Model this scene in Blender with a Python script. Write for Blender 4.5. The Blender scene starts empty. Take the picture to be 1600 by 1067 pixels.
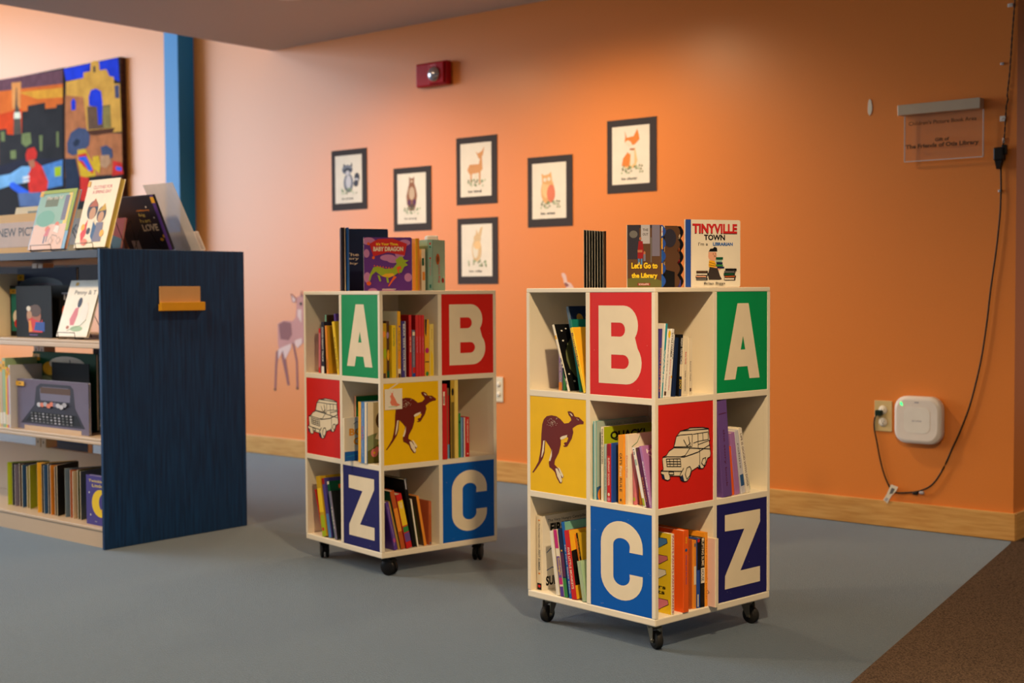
import bpy, bmesh, math, random
from mathutils import Vector, Matrix
from mathutils.geometry import tessellate_polygon
random.seed(7)
SC = bpy.context.scene
COL = SC.collection
R = math.radians

# ---------------------------------------------------------------- camera
cam_d = bpy.data.cameras.new('camera')
cam = bpy.data.objects.new('camera', cam_d); COL.objects.link(cam)
FPX, PITCH, ROLL = 2076.0, 0.038789, -0.00534
cam_d.sensor_width = 36.0; cam_d.sensor_fit = 'HORIZONTAL'
cam_d.lens = FPX / 1600 * 36
fw = Vector((0, math.cos(PITCH), -math.sin(PITCH)))
dn = Vector((0, -math.sin(PITCH), -math.cos(PITCH)))
rt = Vector((1, 0, 0))
cr, sr = math.cos(ROLL), math.sin(ROLL)
ax, ay = rt * cr - dn * sr, -(rt * sr + dn * cr)
cam.matrix_world = Matrix(((ax.x, ay.x, -fw.x, 0), (ax.y, ay.y, -fw.y, 0), (ax.z, ay.z, -fw.z, 1.07), (0, 0, 0, 1)))
cam_d.dof.use_dof = True; cam_d.dof.focus_distance = 3.95; cam_d.dof.aperture_fstop = 3.0
cam_d.clip_start = 0.05
SC.camera = cam

# ---------------------------------------------------------------- room frame
# X runs along the orange wall towards its right corner, Y into the wall, Z up
WA = -0.6989
K = Vector((2.11865, 5.55625, 0))
RX = Vector((math.cos(WA), math.sin(WA), 0)); RY = Vector((-math.sin(WA), math.cos(WA), 0))
def room(x, y, z): return K + RX * x + RY * y + Vector((0, 0, z))

# ---------------------------------------------------------------- light
SC.view_settings.view_transform = 'Standard'
SC.view_settings.look = 'None'
SC.view_settings.gamma = 1.0
SC.view_settings.exposure = 0.2
SC.view_settings.use_curve_mapping = False
world = bpy.data.worlds.new('world'); SC.world = world; world.use_nodes = True
bg = world.node_tree.nodes['Background']
bg.inputs[0].default_value = (0.85, 0.9, 1.0, 1); bg.inputs[1].default_value = 0.12

def aim(o, target):
    o.rotation_euler = (Vector(target) - o.location).to_track_quat('-Z', 'Y').to_euler()
def area(name, loc, target, sx, sy, power, color):
    l = bpy.data.lights.new(name, 'AREA'); l.shape = 'RECTANGLE'; l.size = sx; l.size_y = sy
    l.energy = power; l.color = color
    o = bpy.data.objects.new(name, l); COL.objects.link(o); o.location = loc; aim(o, target); return o
# daylight from tall windows far to the left
area('window_daylight', room(-11.7, -4.2, 2.35), room(-4, -3.6, 1.8), 6.0, 3.2, 470, (0.72, 0.87, 1.0))
area('overhead_fill', room(-7.6, -5.6, 4.42), room(-7.2, -5.2, 0), 5.0, 4.5, 330, (0.74, 0.87, 1.0))  # added unseen overhead lamp that lifts the floor on the left
WARM = (1.0, 0.71, 0.41)
CEIL = 2.617
def downlight(x, y, power, size=166, blend=0.9, color=WARM, rad=0.07, tx=None):
    l = bpy.data.lights.new('downlight', 'SPOT'); l.energy = power; l.color = color
    l.spot_size = R(size); l.spot_blend = blend; l.shadow_soft_size = rad
    o = bpy.data.objects.new('downlight', l); COL.objects.link(o)
    o.location = room(x, y, CEIL - 0.085)
    if tx: aim(o, room(*tx))
    return o
DOWN = [(-2.0, -0.95, 82), (-3.45, -1.0, 66), (0.95, -3.6, 300), (-2.6, -3.8, 165), (2.6, -6.8, 200), (-1.2, -7.6, 170), (1.8, 1.6, 110)]  # the last lamp is added to brighten the wall past the corner
for x_, y_, p_ in DOWN: downlight(x_, y_, p_)

# ---------------------------------------------------------------- materials
def lin(c): return tuple(((v/255)/12.92 if v/255 <= .04045 else ((v/255+.055)/1.055)**2.4) for v in c)
PAL = dict(
 cream=(240,226,196), ivory=(238,230,212), white=(240,238,232), board=(241,231,208), lilac=(168,140,190), green=(60,140,70), orange=(240,150,50),
 amber=(240,180,40), black=(18,18,20), moss=(110,118,80), teal=(20,120,110), steel=(90,110,130), navy=(24,42,80), ochre=(190,150,70),
 yellow=(246,208,40), plum=(92,40,80), indigo=(74,64,140), turq=(40,160,180), grey=(110,110,110), brown=(92,64,44), red=(208,40,40),
 mauve=(160,120,140), aqua=(120,190,190), mist=(170,190,180), mist2=(140,165,160), denim=(50,90,140), lime=(170,190,30), crimson=(150,24,32),
 pink=(230,130,150), blue=(40,80,170), forest=(20,90,60), forest2=(24,120,60), tangerine=(244,160,40), coral=(230,130,100), rose=(215,120,130),
 orchid=(170,120,180), violet=(108,78,148), pearl=(205,205,215), olive=(100,100,50), magenta=(200,40,120), violet2=(90,60,150), cobalt=(30,100,180),
 seafoam=(120,180,160), sage=(160,190,150), mustard=(200,160,30), denim2=(80,130,190), orange2=(238,98,30), rust=(180,90,40), rust2=(190,90,40),
 charcoal=(48,46,60), blush=(236,200,185), slate=(120,116,140), red2=(214,58,58), silver=(180,180,190), straw=(240,214,110), peach=(230,170,140),
 brown2=(140,100,70), sky=(120,170,210), gold=(200,165,60), olive2=(120,100,40), copper=(190,100,60), hat=(70,80,110),
 dusk=(110,70,80), sunset=(240,110,40), sunset2=(250,160,50), ember=(230,70,20), glow=(250,150,80), tower=(90,80,70), city=(44,42,44),
 citylit=(120,130,80), night=(40,40,56), cobalt2=(50,100,220), redcoat=(220,50,40), skin=(180,110,80), skin2=(200,150,110), steel2=(90,110,150),
 ultra=(30,60,210), adobe=(235,165,70), adobe2=(190,115,70), slate2=(80,80,110), darkbell=(60,50,50), darkdoor=(110,80,60), ochre3=(150,130,70),
 darkwood=(90,50,30), hat2=(40,50,70), matgrey=(66,62,66), paper=(244,238,226), pagewhite=(232,222,198), panelred=(216,36,26), panelgreen=(0,150,84),
 panelyellow=(246,196,0), panelblue=(0,92,190), panelnavy=(34,32,100), roo=(110,34,24), fox=(232,140,64), foxpale=(244,206,150), owl=(234,184,124),
 bear=(150,96,60), racc=(120,124,140), leaf=(140,156,120), deer=(218,158,100), buns=(226,196,150), darkink=(60,52,50), decal=(150,98,100), decal2=(208,150,146), decalw=(236,205,200), skyp=(140,180,190),
 dragon=(160,180,40), purple=(104,52,140), cloud=(200,130,180), beige=(206,180,150), metal=(150,140,120), rubber=(34,33,32), plastic=(28,27,28),
 apwhite=(238,232,226), plateivory=(220,196,140), plate2=(236,226,200), ledgreen=(40,230,90), alarm=(176,20,34), teal2=(150,190,175))
MATS = {}
def mat(key, rough=0.5, metal=0.0, spec=0.22, var=0.07, scale=14.0, bump=0.0):
    k = (key, rough, metal, spec, var, scale, bump)
    if k in MATS: return MATS[k]
    m = bpy.data.materials.new(key if isinstance(key, str) else 'paint'); m.use_nodes = True
    nt = m.node_tree; b = nt.nodes['Principled BSDF']
    c = lin(PAL[key]) if isinstance(key, str) else lin(key)
    tc = nt.nodes.new('ShaderNodeTexCoord'); nz = nt.nodes.new('ShaderNodeTexNoise'); nz.inputs['Scale'].default_value = scale
    nt.links.new(tc.outputs['Object'], nz.inputs['Vector'])
    mx = nt.nodes.new('ShaderNodeMix'); mx.data_type = 'RGBA'
    mx.inputs[6].default_value = tuple(v*(1-var) for v in c)+(1,); mx.inputs[7].default_value = tuple(min(1, v*(1+var)) for v in c)+(1,)
    nt.links.new(nz.outputs['Fac'], mx.inputs[0]); nt.links.new(mx.outputs[2], b.inputs['Base Color'])
    b.inputs['Roughness'].default_value = rough; b.inputs['Metallic'].default_value = metal
    b.inputs['Specular IOR Level'].default_value = spec
    if bump:
        bp = nt.nodes.new('ShaderNodeBump'); bp.inputs['Strength'].default_value = bump; bp.inputs['Distance'].default_value = 0.002
        nt.links.new(nz.outputs['Fac'], bp.inputs['Height']); nt.links.new(bp.outputs['Normal'], b.inputs['Normal'])
    MATS[k] = m; return m

def grain_mat(name, c1, c2, stretch, scale, rough, detail=4.0, bump=0.1, dist=0.001, lo=.35, hi=.65, spec=.3):
    m = bpy.data.materials.new(name); m.use_nodes = True; nt = m.node_tree; b = nt.nodes['Principled BSDF']
    tc = nt.nodes.new('ShaderNodeTexCoord'); mp = nt.nodes.new('ShaderNodeMapping'); mp.inputs['Scale'].default_value = stretch
    nz = nt.nodes.new('ShaderNodeTexNoise'); nz.inputs['Scale'].default_value = scale; nz.inputs['Detail'].default_value = detail
    cp = nt.nodes.new('ShaderNodeValToRGB'); cp.color_ramp.elements[0].position = lo; cp.color_ramp.elements[1].position = hi
    cp.color_ramp.elements[0].color = lin(c1)+(1,); cp.color_ramp.elements[1].color = lin(c2)+(1,)
    nt.links.new(tc.outputs['Object'], mp.inputs[0]); nt.links.new(mp.outputs[0], nz.inputs['Vector'])
    nt.links.new(nz.outputs['Fac'], cp.inputs[0]); nt.links.new(cp.outputs[0], b.inputs['Base Color'])
    b.inputs['Roughness'].default_value = rough; b.inputs['Specular IOR Level'].default_value = spec
    if bump:
        bp = nt.nodes.new('ShaderNodeBump'); bp.inputs['Strength'].default_value = bump; bp.inputs['Distance'].default_value = dist
        nt.links.new(nz.outputs['Fac'], bp.inputs['Height']); nt.links.new(bp.outputs['Normal'], b.inputs['Normal'])
    return m
M_WALL = grain_mat('orange_wall_paint', (232,137,54), (235,140,57), (1,1,1), 180, .37, bump=.1, dist=.0005, spec=.6)
M_CEIL = grain_mat('ceiling_paint', (206,196,186), (212,202,192), (1,1,1), 120, .8, bump=.1)
M_CARPET = grain_mat('blue_carpet', (24,38,54), (66,88,109), (1,1,1), 250, .95, bump=.7, dist=.004, spec=.1)
for m_ in (M_CARPET,):
    b_ = m_.node_tree.nodes['Principled BSDF']; b_.inputs['Sheen Weight'].default_value = .62; b_.inputs['Sheen Roughness'].default_value = .45; b_.inputs['Sheen Tint'].default_value = (.8,.92,1,1)
M_BROWN = grain_mat('brown_carpet', (32,25,21), (112,93,78), (1,2.4,1), 200, .95, bump=.8, dist=.004, spec=.1)
M_MAPLE = grain_mat('maple_wood', (206,150,80), (226,176,104), (2,2,22), 3.0, .35, bump=.02)
M_BLUEWOOD = grain_mat('blue_stained_wood', (6,42,80), (12,60,108), (22,22,1.2), 4.0, .5, bump=.05)
M_STEELBEIGE = mat('beige', .42, 0, .5, .02)
M_BOARD = mat('board', .45, 0, .4, .03, 6)
M_COLBLUE = mat((44,140,205), .5, 0, .3, .02)
M_FRAME = grain_mat('dark_wood_edge', (66,34,20), (96,54,32), (4,4,30), 3, .5)
def glassy(name, alpha_tint=(1,1,1), rough=.03, mixf=.12):
    m = bpy.data.materials.new(name); m.use_nodes = True; nt = m.node_tree
    b = nt.nodes['Principled BSDF']; b.inputs['Base Color'].default_value = alpha_tint+(1,)
    b.inputs['Roughness'].default_value = rough
    tr = nt.nodes.new('ShaderNodeBsdfTransparent'); tr.inputs[0].default_value = (.97,.96,.95,1); ms = nt.nodes.new('ShaderNodeMixShader')
    nz = nt.nodes.new('ShaderNodeTexNoise'); nz.inputs['Scale'].default_value = 3
    mr = nt.nodes.new('ShaderNodeMapRange'); mr.inputs[3].default_value = mixf*.8; mr.inputs[4].default_value = mixf*1.2
    nt.links.new(nz.outputs['Fac'], mr.inputs[0]); nt.links.new(mr.outputs[0], ms.inputs[0])
    nt.links.new(tr.outputs[0], ms.inputs[1]); nt.links.new(b.outputs[0], ms.inputs[2])
    nt.links.new(ms.outputs[0], nt.nodes['Material Output'].inputs['Surface']); return m
M_ACRYL = glassy('clear_acrylic', (.95,.93,.9), .04, .035)
M_CLEAR = glassy('cloudy_plastic', (.9,.86,.86), .2, .62)
def glow_mat(name, c, s):
    m = bpy.data.materials.new(name); m.use_nodes = True; b = m.node_tree.nodes['Principled BSDF']
    b.inputs['Base Color'].default_value = lin(c)+(1,); b.inputs['Emission Color'].default_value = lin(c)+(1,); b.inputs['Emission Strength'].default_value = s
    return m

# ---------------------------------------------------------------- mesh helpers
TXT = {}
def text_geo(s):
    if s in TXT: return TXT[s]
    cu = bpy.data.curves.new('lettering', 'FONT'); cu.body = s.lstrip('*'); cu.size = 1.0; cu.fill_mode = 'FRONT'; cu.offset = 0.042 if s[0] == '*' else 0.014; cu.resolution_u = 3
    ob = bpy.data.objects.new('lettering', cu); COL.objects.link(ob)
    dg = bpy.context.evaluated_depsgraph_get(); me = bpy.data.meshes.new_from_object(ob.evaluated_get(dg))
    vs = [(v.co.x, v.co.y) for v in me.vertices]; fs = [tuple(p.vertices) for p in me.polygons]
    bpy.data.objects.remove(ob); bpy.data.curves.remove(cu); bpy.data.meshes.remove(me)
    if not vs: vs, fs = [(0,0),(1,0),(1,1)], []
    x0 = min(v[0] for v in vs); x1 = max(v[0] for v in vs); y0 = min(v[1] for v in vs); y1 = max(v[1] for v in vs)
    vs = [((x-x0)/(x1-x0), (y-y0)/(y1-y0)) for x, y in vs]
    TXT[s] = (vs, fs, (x1-x0)/(y1-y0)); return TXT[s]

class Plane:
    def __init__(s, O, A, B): s.O, s.A, s.B = Vector(O), Vector(A), Vector(B); s.N = s.A.cross(s.B)
    def at(s, a, b, o=0): return s.O + s.A*a + s.B*b + s.N*o
XA, YA, ZA = Vector((1,0,0)), Vector((0,1,0)), Vector((0,0,1))
def front(x=0, y=0, z=0): return Plane((x,y,z), XA, ZA)

class MB:
    def __init__(s): s.v, s.f, s.m, s.mats, s.sm = [], [], [], [], []
    def mi(s, m):
        if not isinstance(m, bpy.types.Material): m = mat(m)
        if m not in s.mats: s.mats.append(m)
        return s.mats.index(m)
    def add(s, vs, fs, m, smooth=False):
        b = len(s.v); s.v += [tuple(v) for v in vs]; k = s.mi(m)
        for f in fs: s.f.append(tuple(i+b for i in f)); s.m.append(k); s.sm.append(smooth)
    def box(s, x0, x1, y0, y1, z0, z1, m):
        vs = [(x,y,z) for z in (z0,z1) for y in (y0,y1) for x in (x0,x1)]
        s.add(vs, [(0,2,3,1),(4,5,7,6),(0,1,5,4),(2,6,7,3),(0,4,6,2),(1,3,7,5)], m); return s
    def cbox(s, x0, x1, y0, y1, z0, z1, m, c):          # box with chamfered edges
        bm = bmesh.new(); bmesh.ops.create_cube(bm, size=1)
        for v in bm.verts: v.co = Vector(((x0+x1)/2+v.co.x*(x1-x0), (y0+y1)/2+v.co.y*(y1-y0), (z0+z1)/2+v.co.z*(z1-z0)))
        bmesh.ops.bevel(bm, geom=bm.edges[:], offset=c, segments=2, affect='EDGES', profile=.5)
        bm.verts.index_update(); s.add([v.co[:] for v in bm.verts], [[v.index for v in f.verts] for f in bm.faces], m); bm.free(); return s
    def prism(s, pts, z0, z1, m, T=None, ms=None):       # pts ccw in XY
        n = len(pts); T = T or (lambda x, y, z: (x, y, z))
        vs = [T(x,y,z0) for x,y in pts]+[T(x,y,z1) for x,y in pts]
        tri = tessellate_polygon([[Vector((x,y,0)) for x,y in pts]])
        s.add(vs, [tuple(reversed(t)) for t in tri]+[tuple(i+n for i in t) for t in tri], m)
        for i in range(n):
            j = (i+1) % n; s.add([vs[i],vs[j],vs[j+n],vs[i+n]], [(0,1,2,3)], ms[i] if ms else m)
        return s
    def tube(s, pts, r, m, seg=6, closed=False):
        P = [Vector(p) for p in pts]; n = len(P); vs = []; fs = []
        for i, p in enumerate(P):
            d = (P[(i+1) % n if closed else min(i+1,n-1)]-P[(i-1) % n if closed else max(i-1,0)]).normalized()
            a = d.cross(ZA) if abs(d.z) < .9 else d.cross(XA); a.normalize(); b = d.cross(a)
            rr = r[i] if isinstance(r, (list,tuple)) else r
            vs += [p+(a*math.cos(2*math.pi*k/seg)+b*math.sin(2*math.pi*k/seg))*rr for k in range(seg)]
        for i in range(n if closed else n-1):
            for k in range(seg):
                a0 = i*seg+k; a1 = i*seg+(k+1) % seg; b0 = ((i+1) % n)*seg+k; b1 = ((i+1) % n)*seg+(k+1) % seg
                fs.append((a0,b0,b1,a1))
        if not closed: fs += [tuple(range(seg)), tuple(reversed(range((n-1)*seg, n*seg)))]
        s.add(vs, fs, m, True); return s
    def lathe(s, prof, m, O=(0,0,0), A=ZA, seg=24):      # prof: (radius, height along A)
        O = Vector(O); A = Vector(A).normalized(); u = A.orthogonal().normalized(); w = A.cross(u)
        vs = []; fs = []
        for r, h in prof: vs += [O+A*h+(u*math.cos(2*math.pi*k/seg)+w*math.sin(2*math.pi*k/seg))*r for k in range(seg)]
        for i in range(len(prof)-1):
            for k in range(seg): fs.append((i*seg+k, i*seg+(k+1) % seg, (i+1)*seg+(k+1) % seg, (i+1)*seg+k))
        fs += [tuple(reversed(range(seg))), tuple(range((len(prof)-1)*seg, len(prof)*seg))]
        s.add(vs, fs, m, True); return s
    def poly(s, pl, pts, m, o, holes=()):
        loops = [pts]+list(holes); flat = [p for l in loops for p in l]
        tri = tessellate_polygon([[Vector((x,y,0)) for x,y in l] for l in loops])
        out = []
        for t in tri:
            a, b, c = (flat[i] for i in t)
            out.append(t if (b[0]-a[0])*(c[1]-a[1])-(b[1]-a[1])*(c[0]-a[0]) > 0 else tuple(reversed(t)))
        s.add([pl.at(x,y,o) for x,y in flat], out, m)
    def text(s, pl, string, x, y, h, w, m, o):
        vs, fs, asp = text_geo(string)
        if w is None: w = h*asp
        s.add([pl.at(x+a*w, y+b*h, o) for a,b in vs], fs, m)
    def art(s, pl, W, H, items, o=.0004, step=.00025):
        for it in items:
            k, c = it[0], it[1]
            if k == 'p': s.poly(pl, [(x*W,y*H) for x,y in it[2]], c, o)
            elif k == 'r': x0,y0,x1,y1 = it[2:6]; s.poly(pl, [(x0*W,y0*H),(x1*W,y0*H),(x1*W,y1*H),(x0*W,y1*H)], c, o)
            elif k == 'e':
                cx,cy,rx,ry = it[2:6]; n = 20 if rx*W > .01 else 10
                s.poly(pl, [(min(max(cx+rx*math.cos(2*math.pi*i/n),0),1)*W, min(max(cy+ry*math.sin(2*math.pi*i/n),0),1)*H) for i in range(n)], c, o)
            elif k == 't': s.text(pl, it[2], it[3]*W, it[4]*H, it[5]*H, (it[6]*W if len(it) > 6 and it[6] else None), c, o)
            elif k == 's':                       # lettering running down a spine: string, top fraction, bottom fraction, share of width
                st, f0, f1, fr = it[2:6]; q = Plane(pl.at(W*(.5-fr/2), H*(1-f0)), -pl.B, pl.A)
                s.text(q, st, 0, 0, W*fr, H*(f1-f0), c, o)
            elif k == 'l':
                P = [(x*W,y*H) for x,y in it[2]]; w = it[3]*H/2
                for (x0,y0),(x1,y1) in zip(P, P[1:]):
                    L = math.hypot(x1-x0,y1-y0) or 1e-6; nx,ny = -(y1-y0)/L*w,(x1-x0)/L*w; ex,ey = (x1-x0)/L*w*.6,(y1-y0)/L*w*.6
                    s.poly(pl, [(x0-ex+nx,y0-ey+ny),(x0-ex-nx,y0-ey-ny),(x1+ex-nx,y1+ey-ny),(x1+ex+nx,y1+ey+ny)], c, o)
            o += step
        return s
    def build(s, name, parent=None, loc=(0,0,0), rot=(0,0,0), label=None, cat=None, group=None, kind=None):
        me = bpy.data.meshes.new(name); me.from_pydata(s.v, [], s.f)
        for m in s.mats: me.materials.append(m)
        me.polygons.foreach_set('material_index', s.m); me.polygons.foreach_set('use_smooth', s.sm)
        me.update()
        o = bpy.data.objects.new(name, me); COL.objects.link(o); o.parent = parent; o.location = loc; o.rotation_euler = rot
        return tag(o, label, cat, group, kind)
def tag(o, label=None, cat=None, group=None, kind=None):
    if label: o['label'] = label
    if cat: o['category'] = cat
    if group: o['group'] = group
    if kind: o['kind'] = kind
    return o
def empty(name, loc, rz=0, label=None, cat=None, group=None, rot=None):
    o = bpy.data.objects.new(name, None); COL.objects.link(o); o.empty_display_size = .05
    o.location = loc; o.rotation_euler = rot or (0,0,rz); return tag(o, label, cat, group)

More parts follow.
